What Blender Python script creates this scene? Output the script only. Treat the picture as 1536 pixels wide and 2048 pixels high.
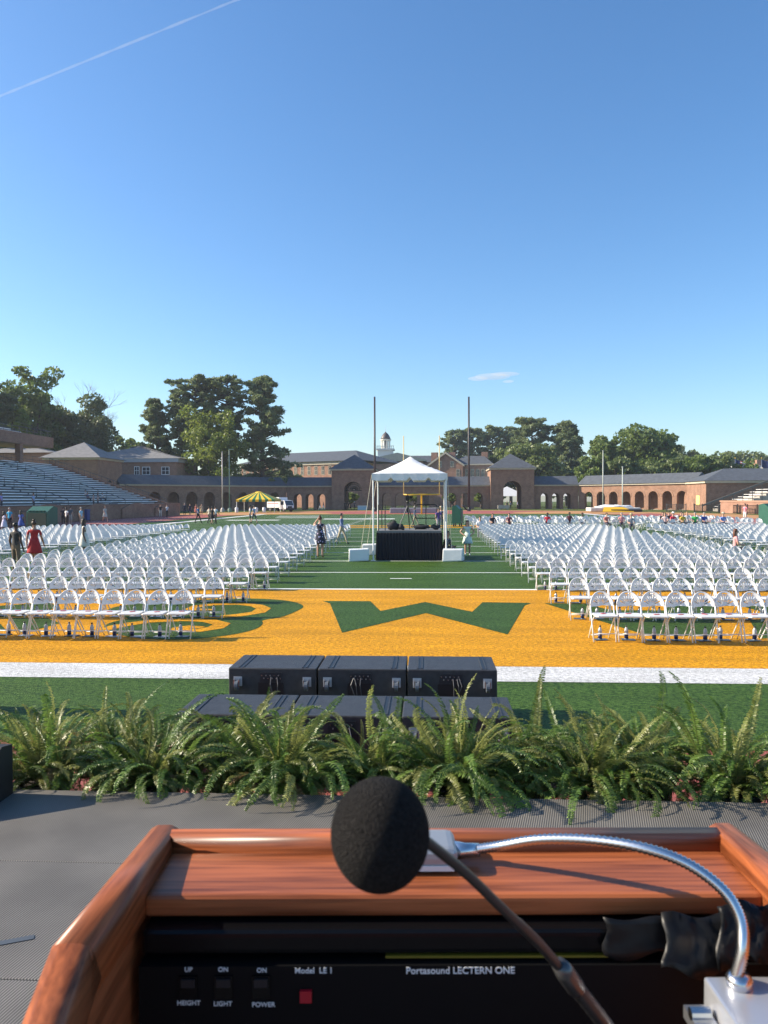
import bpy, bmesh, math, random
import numpy as np
from mathutils import Vector, Matrix, Euler

for o in list(bpy.data.objects):
    bpy.data.objects.remove(o)
scene = bpy.context.scene
COL = scene.collection
R = math.radians
rnd = random.Random(7)

# ------------------------------------------------------------------ camera
F_PX = 1540.0
CAM = Vector((0.765, 0.0, 2.36))
YAW, PITCH, ROLL = R(3.16), R(0.967), R(-0.2)
cd = bpy.data.cameras.new("camera")
cam = bpy.data.objects.new("camera", cd)
COL.objects.link(cam)
cam.matrix_world = (Matrix.Translation(CAM) @ Matrix.Rotation(YAW, 4, 'Z')
                    @ Matrix.Rotation(math.pi / 2 - PITCH, 4, 'X') @ Matrix.Rotation(ROLL, 4, 'Z'))
cd.sensor_fit = 'VERTICAL'
cd.sensor_height = 36.0
cd.lens = 36.0 * F_PX / 2048.0
cd.clip_start = 0.02
cd.clip_end = 20000
cd.dof.use_dof = True
cd.dof.focus_distance = 14.0
cd.dof.aperture_fstop = 16.0
scene.camera = cam

# ------------------------------------------------------------------ sky, sun, exposure
SUN_EL, SUN_AZ = R(29.0), R(3.0)      # the sun stands over the left touchline, a touch ahead
world = bpy.data.worlds.new("World")
scene.world = world
world.use_nodes = True
wn = world.node_tree
bg = wn.nodes["Background"]
sky = wn.nodes.new("ShaderNodeTexSky")
sky.sky_type = 'NISHITA'
sky.sun_disc = False
sky.sun_elevation = SUN_EL
sky.sun_rotation = R(-90) + SUN_AZ
sky.altitude = 20
sky.air_density = 1.0
sky.dust_density = 0.8
sky.ozone_density = 3.8
shs = wn.nodes.new("ShaderNodeHueSaturation")
shs.inputs["Saturation"].default_value = 1.16
wn.links.new(sky.outputs[0], shs.inputs["Color"])
wn.links.new(shs.outputs[0], bg.inputs[0])
bg.inputs[1].default_value = 0.118
sd = bpy.data.lights.new("sun", 'SUN')
sd.energy = 5.0
sd.angle = R(0.5)
sd.color = (1.0, 0.88, 0.70)
sun = bpy.data.objects.new("sun", sd)
COL.objects.link(sun)
to_sun = Vector((-math.cos(SUN_EL) * math.cos(SUN_AZ), math.cos(SUN_EL) * math.sin(SUN_AZ), math.sin(SUN_EL)))
sun.rotation_euler = to_sun.to_track_quat('Z', 'Y').to_euler()
sun.location = (-40, 20, 60)
scene.view_settings.view_transform = 'Standard'
scene.view_settings.look = 'None'
scene.view_settings.exposure = 0.92
scene.view_settings.gamma = 1.0
scene.view_settings.use_curve_mapping = False

# ------------------------------------------------------------------ placing helpers (camera geometry turned into field metres)
FW = Vector((-math.sin(YAW), math.cos(YAW), 0))
RT = Vector((math.cos(YAW), math.sin(YAW), 0))
def horizon(x): return 998.0 + (768.0 - x) * 0.0035
def D(x, depth, z=0.0):                  # a point `depth` metres ahead in picture column x
    p = CAM + FW * depth + RT * ((x - 768.0) / F_PX * depth)
    return Vector((p.x, p.y, z))
def Gd(x, y, z=0.0):                     # the point of the level z seen at (x, y)
    return D(x, (CAM.z - z) * F_PX / (y - horizon(x)), z)
def ZT(x, y, depth): return CAM.z + (horizon(x) - y) * depth / F_PX
def L(x, y, depth):                      # full point
    return D(x, depth, ZT(x, y, depth))

# ------------------------------------------------------------------ materials
MATS = {}
def mat(name, col, rough=0.6, metal=0.0, var=0.0, scale=8.0, bump=0.0, bscale=None, spec=0.5, col2=None, detail=4.0, objvar=0.0, coat=0.0):
    if name in MATS: return MATS[name]
    m = bpy.data.materials.new(name); m.use_nodes = True
    nt = m.node_tree; b = nt.nodes["Principled BSDF"]
    b.inputs["Base Color"].default_value = (*col, 1)
    b.inputs["Roughness"].default_value = rough
    b.inputs["Metallic"].default_value = metal
    b.inputs["Specular IOR Level"].default_value = spec
    if coat: b.inputs["Coat Weight"].default_value = coat; b.inputs["Coat Roughness"].default_value = 0.12
    tc = nt.nodes.new("ShaderNodeTexCoord")
    src = None
    if var or col2:
        n = nt.nodes.new("ShaderNodeTexNoise"); n.inputs["Scale"].default_value = scale; n.inputs["Detail"].default_value = detail
        nt.links.new(tc.outputs["Object"], n.inputs["Vector"])
        r = nt.nodes.new("ShaderNodeValToRGB")
        a = col; c = col2 if col2 else col
        r.color_ramp.elements[0].position = 0.3; r.color_ramp.elements[1].position = 0.7
        r.color_ramp.elements[0].color = (*[x * (1 - var) for x in a], 1)
        r.color_ramp.elements[1].color = (*[min(1, x * (1 + var)) for x in c], 1)
        nt.links.new(n.outputs["Fac"], r.inputs[0]); src = r.outputs[0]
        nt.links.new(src, b.inputs["Base Color"])
    if objvar:
        oi = nt.nodes.new("ShaderNodeObjectInfo")
        mr = nt.nodes.new("ShaderNodeMapRange"); mr.inputs[3].default_value = 1 - objvar; mr.inputs[4].default_value = 1 + objvar
        nt.links.new(oi.outputs["Random"], mr.inputs[0])
        hs = nt.nodes.new("ShaderNodeHueSaturation")
        if src: nt.links.new(src, hs.inputs["Color"])
        else: hs.inputs["Color"].default_value = (*col, 1)
        nt.links.new(mr.outputs[0], hs.inputs["Value"]); nt.links.new(hs.outputs[0], b.inputs["Base Color"])
    if bump:
        n2 = nt.nodes.new("ShaderNodeTexNoise"); n2.inputs["Scale"].default_value = bscale or scale; n2.inputs["Detail"].default_value = 3
        nt.links.new(tc.outputs["Object"], n2.inputs["Vector"])
        bp = nt.nodes.new("ShaderNodeBump"); bp.inputs["Strength"].default_value = bump; bp.inputs["Distance"].default_value = 0.02
        nt.links.new(n2.outputs["Fac"], bp.inputs["Height"]); nt.links.new(bp.outputs[0], b.inputs["Normal"])
    MATS[name] = m
    return m

def turf_mat(name, dark, light, rough=0.55):
    """synthetic grass: fine fibre speckle, mowing-lane drift and a fibre bump"""
    m = bpy.data.materials.new(name); m.use_nodes = True
    nt = m.node_tree; b = nt.nodes["Principled BSDF"]; N = nt.nodes.new; K = nt.links.new
    tc = N("ShaderNodeTexCoord")
    f = N("ShaderNodeTexNoise"); f.inputs["Scale"].default_value = 20; f.inputs["Detail"].default_value = 5; f.inputs["Roughness"].default_value = 0.75
    fm = N("ShaderNodeMapping"); fm.inputs["Scale"].default_value = (0.8, 1.0, 1); K(tc.outputs["Object"], fm.inputs[0]); K(fm.outputs[0], f.inputs["Vector"])
    r = N("ShaderNodeValToRGB"); r.color_ramp.elements[0].position = 0.39; r.color_ramp.elements[1].position = 0.62
    r.color_ramp.elements[0].color = (*dark, 1); r.color_ramp.elements[1].color = (*light, 1)
    K(f.outputs["Fac"], r.inputs[0])
    g = N("ShaderNodeTexNoise"); g.inputs["Scale"].default_value = 0.8; g.inputs["Detail"].default_value = 5
    mp = N("ShaderNodeMapping"); mp.inputs["Scale"].default_value = (0.5, 2.2, 1); K(tc.outputs["Object"], mp.inputs[0]); K(mp.outputs[0], g.inputs["Vector"])
    mr = N("ShaderNodeMapRange"); mr.inputs[1].default_value = 0.3; mr.inputs[2].default_value = 0.7; mr.inputs[3].default_value = 0.82; mr.inputs[4].default_value = 1.16
    K(g.outputs["Fac"], mr.inputs[0])
    hs = N("ShaderNodeHueSaturation"); K(r.outputs[0], hs.inputs["Color"]); K(mr.outputs[0], hs.inputs["Value"])
    K(hs.outputs[0], b.inputs["Base Color"])
    b.inputs["Roughness"].default_value = rough; b.inputs["Specular IOR Level"].default_value = 0.08
    v = N("ShaderNodeTexNoise"); v.inputs["Scale"].default_value = 55; v.inputs["Detail"].default_value = 4
    K(tc.outputs["Object"], v.inputs["Vector"])
    bp = N("ShaderNodeBump"); bp.inputs["Strength"].default_value = 0.9; bp.inputs["Distance"].default_value = 0.03
    K(v.outputs["Fac"], bp.inputs["Height"]); K(bp.outputs[0], b.inputs["Normal"])
    MATS[name] = m
    return m

def leaf_mat(name, c1, c2, trans=0.35, scale=0.35, rough=0.5, objvar=0.0):
    m = bpy.data.materials.new(name); m.use_nodes = True
    nt = m.node_tree; N = nt.nodes.new; K = nt.links.new
    b = nt.nodes["Principled BSDF"]; out = nt.nodes["Material Output"]
    tc = N("ShaderNodeTexCoord")
    n = N("ShaderNodeTexNoise"); n.inputs["Scale"].default_value = scale; n.inputs["Detail"].default_value = 6
    K(tc.outputs["Object"], n.inputs["Vector"])
    r = N("ShaderNodeValToRGB"); r.color_ramp.elements[0].position = 0.35; r.color_ramp.elements[1].position = 0.68
    r.color_ramp.elements[0].color = (*c1, 1); r.color_ramp.elements[1].color = (*c2, 1)
    K(n.outputs["Fac"], r.inputs[0])
    src = r.outputs[0]
    if objvar:
        oi = N("ShaderNodeObjectInfo"); mr = N("ShaderNodeMapRange"); mr.inputs[3].default_value = 1 - objvar; mr.inputs[4].default_value = 1 + objvar
        K(oi.outputs["Random"], mr.inputs[0]); hs = N("ShaderNodeHueSaturation"); K(src, hs.inputs["Color"]); K(mr.outputs[0], hs.inputs["Value"]); src = hs.outputs[0]
    K(src, b.inputs["Base Color"]); b.inputs["Roughness"].default_value = rough
    t = N("ShaderNodeBsdfTranslucent"); K(src, t.inputs["Color"])
    mx = N("ShaderNodeMixShader"); mx.inputs[0].default_value = trans
    K(b.outputs[0], mx.inputs[1]); K(t.outputs[0], mx.inputs[2]); K(mx.outputs[0], out.inputs[0])
    MATS[name] = m
    return m

def brick_mat(name, c1, c2, mortar):
    m = bpy.data.materials.new(name); m.use_nodes = True
    nt = m.node_tree; N = nt.nodes.new; K = nt.links.new; b = nt.nodes["Principled BSDF"]
    tc = N("ShaderNodeTexCoord")
    sx = N("ShaderNodeSeparateXYZ"); K(tc.outputs["Object"], sx.inputs[0])
    ad = N("ShaderNodeMath"); ad.operation = 'ADD'; K(sx.outputs[0], ad.inputs[0]); K(sx.outputs[1], ad.inputs[1])
    cb = N("ShaderNodeCombineXYZ"); K(ad.outputs[0], cb.inputs[0]); K(sx.outputs[2], cb.inputs[1])
    bt = N("ShaderNodeTexBrick"); bt.inputs["Scale"].default_value = 1.0
    bt.inputs["Brick Width"].default_value = 0.44; bt.inputs["Row Height"].default_value = 0.15; bt.inputs["Mortar Size"].default_value = 0.012
    bt.inputs["Color1"].default_value = (*c1, 1); bt.inputs["Color2"].default_value = (*c2, 1); bt.inputs["Mortar"].default_value = (*mortar, 1)
    K(cb.outputs[0], bt.inputs["Vector"])
    n = N("ShaderNodeTexNoise"); n.inputs["Scale"].default_value = 0.9; n.inputs["Detail"].default_value = 8; K(tc.outputs["Object"], n.inputs["Vector"])
    mr = N("ShaderNodeMapRange"); mr.inputs[1].default_value = 0.3; mr.inputs[2].default_value = 0.7; mr.inputs[3].default_value = 0.8; mr.inputs[4].default_value = 1.18; K(n.outputs["Fac"], mr.inputs[0])
    hs = N("ShaderNodeHueSaturation"); K(bt.outputs["Color"], hs.inputs["Color"]); K(mr.outputs[0], hs.inputs["Value"])
    K(hs.outputs[0], b.inputs["Base Color"]); b.inputs["Roughness"].default_value = 0.9; b.inputs["Specular IOR Level"].default_value = 0.2
    MATS[name] = m
    return m

def wood_mat(name, c1, c2, rough=0.22, axis=0, sc=1.0):
    m = bpy.data.materials.new(name); m.use_nodes = True
    nt = m.node_tree; N = nt.nodes.new; K = nt.links.new; b = nt.nodes["Principled BSDF"]
    tc = N("ShaderNodeTexCoord"); mp = N("ShaderNodeMapping")
    s = [170 * sc, 170 * sc, 170 * sc]; s[axis] = 7 * sc
    mp.inputs["Scale"].default_value = s
    K(tc.outputs["Object"], mp.inputs[0])
    n = N("ShaderNodeTexNoise"); n.inputs["Scale"].default_value = 1.0; n.inputs["Detail"].default_value = 5; n.inputs["Distortion"].default_value = 0.4
    K(mp.outputs[0], n.inputs["Vector"])
    s2 = [44 * sc, 44 * sc, 44 * sc]; s2[axis] = 2.6 * sc
    mp2 = N("ShaderNodeMapping"); mp2.inputs["Scale"].default_value = s2; K(tc.outputs["Object"], mp2.inputs[0])
    n2 = N("ShaderNodeTexNoise"); n2.inputs["Scale"].default_value = 1.0; n2.inputs["Detail"].default_value = 3; K(mp2.outputs[0], n2.inputs["Vector"])
    ml = N("ShaderNodeMix"); ml.data_type = 'FLOAT'; ml.inputs[0].default_value = 0.5
    K(n.outputs["Fac"], ml.inputs[2]); K(n2.outputs["Fac"], ml.inputs[3])
    r = N("ShaderNodeValToRGB"); r.color_ramp.elements[0].position = 0.34; r.color_ramp.elements[1].position = 0.58
    r.color_ramp.elements[0].color = (*c1, 1); r.color_ramp.elements[1].color = (*c2, 1)
    K(ml.outputs[0], r.inputs[0]); K(r.outputs[0], b.inputs["Base Color"])
    b.inputs["Roughness"].default_value = rough; b.inputs["Coat Weight"].default_value = 0.0; b.inputs["Coat Roughness"].default_value = 0.25; b.inputs["Specular IOR Level"].default_value = 0.3
    MATS[name] = m
    return m

# ------------------------------------------------------------------ mesh helpers
class MB:
    def __init__(s): s.v = []; s.f = []; s.mi = []
    def add(s, vs, fs, mi=0):
        o = len(s.v); s.v += [tuple(v) for v in vs]
        s.f += [tuple(i + o for i in f) for f in fs]; s.mi += [mi] * len(fs); return s
    def box(s, lo, hi, mi=0, M=None):
        x0, y0, z0 = lo; x1, y1, z1 = hi
        vs = [(x0,y0,z0),(x1,y0,z0),(x1,y1,z0),(x0,y1,z0),(x0,y0,z1),(x1,y0,z1),(x1,y1,z1),(x0,y1,z1)]
        if M: vs = [M @ Vector(v) for v in vs]
        return s.add(vs, [(0,3,2,1),(4,5,6,7),(0,1,5,4),(1,2,6,5),(2,3,7,6),(3,0,4,7)], mi)
    def tube(s, pts, rad, n=8, mi=0, cap=True, flat=None):
        pts = [Vector(p) for p in pts]
        if not hasattr(rad, '__len__'): rad = [rad] * len(pts)
        vs = []; fs = []
        up = None
        for i, p in enumerate(pts):
            a = pts[max(0, i - 1)]; c = pts[min(len(pts) - 1, i + 1)]
            t = (c - a).normalized()
            if up is None:
                up = Vector((0, 0, 1)) if abs(t.z) < 0.9 else Vector((1, 0, 0))
            u = t.cross(up)
            if u.length < 1e-5: u = t.cross(Vector((0, 1, 0)))
            u.normalize(); w = u.cross(t); up = w
            for k in range(n):
                an = 2 * math.pi * k / n
                vs.append(p + u * math.cos(an) * rad[i] + w * math.sin(an) * rad[i] * (flat or 1))
        for i in range(len(pts) - 1):
            for k in range(n):
                a = i * n + k; b = i * n + (k + 1) % n
                fs.append((a, b, b + n, a + n))
        if cap:
            fs.append(tuple(range(n))[::-1]); fs.append(tuple(range((len(pts) - 1) * n, len(pts) * n)))
        return s.add(vs, fs, mi)
    def lathe(s, prof, c=(0, 0, 0), n=16, mi=0, sx=1, sy=1, wob=None):
        vs = []; fs = []
        for j, (r, z) in enumerate(prof):
            for k in range(n):
                an = 2 * math.pi * k / n
                w = wob(j, k) if wob else 1
                vs.append((c[0] + r * w * sx * math.cos(an), c[1] + r * w * sy * math.sin(an), c[2] + z))
        for j in range(len(prof) - 1):
            for k in range(n):
                a = j * n + k; b = j * n + (k + 1) % n
                fs.append((a, b, b + n, a + n))
        fs.append(tuple(range(n))[::-1]); fs.append(tuple(range((len(prof) - 1) * n, len(prof) * n)))
        return s.add(vs, fs, mi)
    def ball(s, c, r, n=10, m=6, mi=0):
        r = (r, r, r) if not hasattr(r, '__len__') else r
        prof = [(math.sin(math.pi * (j + .02) / (m + .04)), -math.cos(math.pi * (j + .02) / (m + .04))) for j in range(m + 1)]
        vs0 = len(s.v)
        s.lathe(prof, (0, 0, 0), n, mi)
        for i in range(vs0, len(s.v)):
            v = s.v[i]; s.v[i] = (c[0] + v[0] * r[0], c[1] + v[1] * r[1], c[2] + v[2] * r[2])
        return s
    def prism(s, poly, d, mi=0):                # poly: list of 3-D points, d: extrusion vector
        n = len(poly); d = Vector(d)
        vs = [Vector(p) for p in poly] + [Vector(p) + d for p in poly]
        fs = [tuple(range(n))[::-1], tuple(range(n, 2 * n))] + [(i, (i + 1) % n, (i + 1) % n + n, i + n) for i in range(n)]
        return s.add(vs, fs, mi)
    def mesh(s, name, mats, smooth=False):
        me = bpy.data.meshes.new(name); me.from_pydata([tuple(v) for v in s.v], [], s.f)
        for m in (mats if isinstance(mats, (list, tuple)) else [mats]): me.materials.append(m)
        if any(s.mi): me.polygons.foreach_set("material_index", s.mi)
        if smooth: me.polygons.foreach_set("use_smooth", [True] * len(s.f))
        me.update()
        bm = bmesh.new(); bm.from_mesh(me); bmesh.ops.recalc_face_normals(bm, faces=bm.faces); bm.to_mesh(me); bm.free()
        return me
    def obj(s, name, mats, parent=None, smooth=False):
        return link(name, s.mesh(name, mats, smooth), parent)

def link(name, me, parent=None, loc=None, rz=None):
    o = bpy.data.objects.new(name, me); COL.objects.link(o)
    if parent: o.parent = parent
    if loc is not None: o.location = loc
    if rz is not None: o.rotation_euler = (0, 0, rz)
    return o
def tag(o, label, cat, group=None):
    o["label"] = label; o["category"] = cat
    if group: o["group"] = group
    return o
def thing(name, label, cat, loc=(0, 0, 0), rz=0, group=None):
    o = bpy.data.objects.new(name, None); COL.objects.link(o); o.empty_display_size = 0.2
    o.location = loc; o.rotation_euler = (0, 0, rz)
    return tag(o, label, cat, group)
def struct(o): o["kind"] = "structure"; return o
def bevel(o, w, seg=2):
    me = o.data; bm = bmesh.new(); bm.from_mesh(me)
    es = [e for e in bm.edges if len(e.link_faces) == 2 and e.calc_face_angle(0) > 0.6]
    bmesh.ops.bevel(bm, geom=es, offset=w, segments=seg, affect='EDGES', profile=0.6)
    bm.to_mesh(me); bm.free(); return o
def sheet(name, pts, z, m, kind=True):
    """a flat marking or ground sheet (filled polygon)"""
    me = bpy.data.meshes.new(name)
    bm = bmesh.new(); vs = [bm.verts.new((p[0], p[1], z)) for p in pts]
    f = bm.faces.new(vs); f.normal_update()
    if f.normal.z < 0: f.normal_flip()
    bmesh.ops.triangulate(bm, faces=[f]); bm.to_mesh(me); bm.free()
    me.materials.append(m)
    o = link(name, me)
    return struct(o) if kind else o
def quads_mesh(name, V, m, nv=4):
    """V: (N, nv, 3) array of separate little polygons"""
    n = V.shape[0]; me = bpy.data.meshes.new(name)
    me.vertices.add(n * nv); me.vertices.foreach_set("co", V.reshape(-1).astype(np.float32))
    me.loops.add(n * nv); me.loops.foreach_set("vertex_index", np.arange(n * nv, dtype=np.int32))
    me.polygons.add(n); me.polygons.foreach_set("loop_start", np.arange(0, n * nv, nv, dtype=np.int32))
    me.polygons.foreach_set("loop_total", np.full(n, nv, dtype=np.int32))
    me.materials.append(m); me.update(); me.validate()
    return me
# ------------------------------------------------------------------ palette
GRASS = turf_mat("lawn_grass", (0.05, 0.075, 0.018), (0.13, 0.16, 0.045), 0.9)
TURF = turf_mat("green_turf", (0.012, 0.042, 0.006), (0.092, 0.165, 0.030))
YELLOW = turf_mat("gold_turf", (0.38, 0.155, 0.003), (0.84, 0.41, 0.014))
WHITE_T = turf_mat("white_turf", (0.42, 0.42, 0.41), (0.86, 0.86, 0.85))
WHITE_L = mat("white_line_turf", (0.78, 0.79, 0.77), 0.7, var=0.15, scale=30)
DK_T = turf_mat("green_paint_turf", (0.009, 0.036, 0.006), (0.085, 0.150, 0.030))
TRACK = mat("red_track", (0.30, 0.075, 0.06), 0.85, var=0.25, scale=60, bump=0.5, bscale=250, detail=8)
TAN = mat("tan_apron", (0.42, 0.21, 0.075), 0.85, var=0.12, scale=0.6)
BRICK = brick_mat("red_brick", (0.25, 0.128, 0.082), (0.31, 0.165, 0.108), (0.32, 0.25, 0.20))
BRICK2 = brick_mat("pale_brick", (0.33, 0.165, 0.11), (0.39, 0.20, 0.135), (0.38, 0.30, 0.24))
TRIM = mat("cream_trim", (0.52, 0.45, 0.34), 0.6, var=0.08, scale=2)
SLATE = mat("slate_roof", (0.075, 0.085, 0.10), 0.75, var=0.22, scale=1.6, detail=8, bump=0.3, bscale=9)
SLATE_G = mat("grey_shingle_roof", (0.19, 0.185, 0.185), 0.85, var=0.18, scale=1.4, detail=8, bump=0.3, bscale=9)
GLASS = mat("dark_glass", (0.03, 0.04, 0.05), 0.08, spec=0.9)
PAVE = mat("concrete", (0.40, 0.36, 0.31), 0.9, var=0.12, scale=1.5)
WHITE_P = mat("white_plastic", (0.66, 0.66, 0.65), 0.38, var=0.03, scale=3)
WHITE_M = mat("white_painted_steel", (0.80, 0.80, 0.78), 0.3, spec=0.6)
ALU = mat("bleacher_aluminium", (0.88, 0.88, 0.88), 0.45, metal=0.0, var=0.12, scale=0.7)
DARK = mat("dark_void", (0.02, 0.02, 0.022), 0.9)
BLACK_P = mat("black_paint", (0.012, 0.012, 0.014), 0.45)
BLACK_TEX = mat("black_case_coating", (0.036, 0.036, 0.038), 0.46, var=0.3, scale=14, bump=0.35, bscale=400, detail=8)
STEEL = mat("galvanised_steel", (0.55, 0.55, 0.56), 0.3, metal=0.9, var=0.1, scale=20)
BARK = mat("bark", (0.085, 0.062, 0.048), 0.95, var=0.3, scale=3, bump=0.6, bscale=12)
BARK_G = mat("grey_dead_bark", (0.30, 0.27, 0.24), 0.95, var=0.2, scale=3)
GREEN_P = mat("green_cart_plastic", (0.010, 0.085, 0.055), 0.45, var=0.12, scale=3)
YEL_P = mat("yellow_paint", (0.80, 0.47, 0.02), 0.4)

# ------------------------------------------------------------------ ground
def rect(x0, x1, y0, y1): return [(x0, y0), (x1, y0), (x1, y1), (x0, y1)]
def ell(cx, cy, a, b, t0=0, t1=360, n=48):
    return [(cx + a * math.cos(R(t0 + (t1 - t0) * i / n)), cy + b * math.sin(R(t0 + (t1 - t0) * i / n))) for i in range(n + (0 if t1 - t0 >= 360 else 1))]
sheet("ground", rect(-460, 460, -60, 560), -0.020, GRASS)
sheet("apron", [(-46, -20), (46, -20), (46, 104)] + ell(0, 104, 46, 56, 0, 180)[1:-1] + [(-46, 104)], -0.016, TAN)
sheet("track", [(-38.2, -20), (38.2, -20), (38.2, 102)] + ell(0, 102, 38.2, 53, 0, 180)[1:-1] + [(-38.2, 102)], -0.012, TRACK)
for s in (-1, 1):
    sheet("apron", ell(s * 26, 128, 11, 12), -0.008, TAN)
sheet("turf", [(-28.3, 7.35), (28.3, 7.35), (28.3, 112), (22, 121.6), (-22, 121.6), (-28.3, 112)], -0.004, TURF)
for s in (-1, 1):
    for r_ in (29.6, 30.8, 32.0, 33.2, 34.4, 35.6, 36.8):
        sheet("lane_line", rect(s * r_ - 0.03, s * r_ + 0.03, 8, 102), -0.008, WHITE_L)
# end zone and border paint
sheet("end_zone_paint", rect(-24.4, 24.4, 10.87, 20.0), 0.0, YELLOW)
sheet("end_line_border", rect(-25.6, 25.6, 9.97, 10.86), 0.0, WHITE_T)
for s in (-1, 1):
    sheet("sideline_border", rect(min(s * 24.41, s * 25.6), max(s * 24.41, s * 25.6), 10.87, 121.0), 0.0, WHITE_T)
sheet("far_end_line", rect(-24.3, 24.3, 119.6, 121.0), 0.0, YELLOW)
sheet("goal_line", rect(-24.3, 24.3, 20.005, 20.20), 0.0, WHITE_L)
for k in range(1, 21):
    sheet("yard_line", rect(-24.3, 24.3, 20.1 + 4.572 * k - 0.06, 20.1 + 4.572 * k + 0.06), 0.0, WHITE_L)
sheet("conversion_mark", rect(-0.32, 0.32, 22.75, 22.87), 0.0, WHITE_L)
mb = MB()
for k in range(1, 100):                       # yard ticks along both hash rows
    y = 20.1 + 0.9144 * k
    if k % 5 == 0: continue
    for s in (-1, 1):
        x0 = s * 6.4
        mb.add([(x0 - .32, y - .06, 0), (x0 + .32, y - .06, 0), (x0 + .32, y + .06, 0), (x0 - .32, y + .06, 0)], [(0, 1, 2, 3)])
struct(mb.obj("hash_marks", WHITE_L))
for y0, y1 in ((63.2, 64.6), (66.6, 68.6)):
    sheet("midfield_logo", rect(-6.2, 5.6, y0, y1), 0.002, YELLOW)
for (x0, x1, y0, y1) in ((-22, -16, 86, 88), (-18.5, -13, 97, 98.5), (-20, -14, 106, 108), (-11.5, -3, 90, 92.5)):
    sheet("field_number", rect(x0, x1, y0, y1), 0.002, WHITE_L)

def ground_poly(name, px, z, m): return sheet(name, [Gd(x, y) for x, y in px], z, m)
ground_poly("letter_paint", [(644, 1202.5), (740, 1203), (760, 1222.6), (850, 1204.6), (944, 1224.3), (965, 1205), (1063, 1206.5), (1049, 1212),
                             (1015, 1270), (851.6, 1227), (683, 1266.5), (659, 1207.5)], 0.004, DK_T)
def chaikin(p, k=2):
    for _ in range(k):
        q = []
        for i in range(len(p)):
            a, b = p[i], p[(i + 1) % len(p)]
            q += [(a[0] * .75 + b[0] * .25, a[1] * .75 + b[1] * .25), (a[0] * .25 + b[0] * .75, a[1] * .25 + b[1] * .75)]
        p = q
    return p
ground_poly("letter_paint", chaikin([(609, 1213), (597, 1221), (563, 1235.6), (520, 1241), (526, 1247), (514, 1258.6), (465, 1271), (371, 1281), (290, 1279.5), (237, 1272),
                             (198, 1256), (225, 1243), (262, 1238), (230, 1232), (205, 1222), (240, 1211), (330, 1203), (430, 1199), (500, 1197), (560, 1200), (592, 1205)]), 0.004, DK_T)
def stroke(px, w, z, m):
    pts = [Gd(x, y) for x, y in px]; a = []; b = []
    for i, p in enumerate(pts):
        t = (pts[min(i + 1, len(pts) - 1)] - pts[max(i - 1, 0)]).normalized(); n = Vector((-t.y, t.x, 0))
        ww = w * (0.55 if i in (0, len(pts) - 1) else 1)
        a.append(p + n * ww); b.append(p - n * ww)
    mb = MB()
    for i in range(len(pts) - 1):
        mb.add([(q.x, q.y, z) for q in (a[i], a[i + 1], b[i + 1], b[i])], [(0, 1, 2, 3)])
    return struct(mb.obj("letter_scroll", m))
stroke([(372, 1221), (395, 1213), (430, 1209.5), (480, 1208.5), (512, 1212), (526, 1218), (515, 1225.5), (480, 1231), (440, 1235), (400, 1236)], 0.16, 0.008, YELLOW)
stroke([(372, 1221), (398, 1220), (425, 1220.5)], 0.14, 0.0085, YELLOW)
stroke([(205, 1262), (230, 1254), (262, 1248.5), (299, 1243.5), (369, 1240.5), (416, 1242.5), (442, 1249), (430, 1256.5), (397, 1262), (360, 1261), (345, 1258)], 0.17, 0.008, YELLOW)
stroke([(345, 1258), (375, 1255), (405, 1256)], 0.16, 0.0085, YELLOW)
ground_poly("letter_paint", [(-40, 1215), (95, 1205), (112, 1213), (95, 1222), (60, 1232), (-40, 1236)], 0.004, DK_T)
ground_poly("letter_paint", [(20, 1237), (92, 1237), (118, 1247), (60, 1263), (36, 1266)], 0.004, DK_T)
ground_poly("letter_paint", [(-90, 1240), (-10, 1240), (10, 1262), (-80, 1266)], 0.004, DK_T)
ground_poly("letter_paint", [(1088, 1207), (1185, 1208), (1200, 1216), (1225, 1221), (1333, 1221.5), (1336, 1209), (1432, 1210), (1434, 1240), (1427, 1274), (1292, 1271), (1208, 1245)], 0.004, DK_T)
ground_poly("letter_paint", [(1488, 1214), (1640, 1206), (1660, 1230), (1560, 1234)], 0.004, DK_T)
ground_poly("letter_paint", [(1500, 1240), (1640, 1236), (1660, 1276), (1520, 1278)], 0.004, DK_T)

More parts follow.
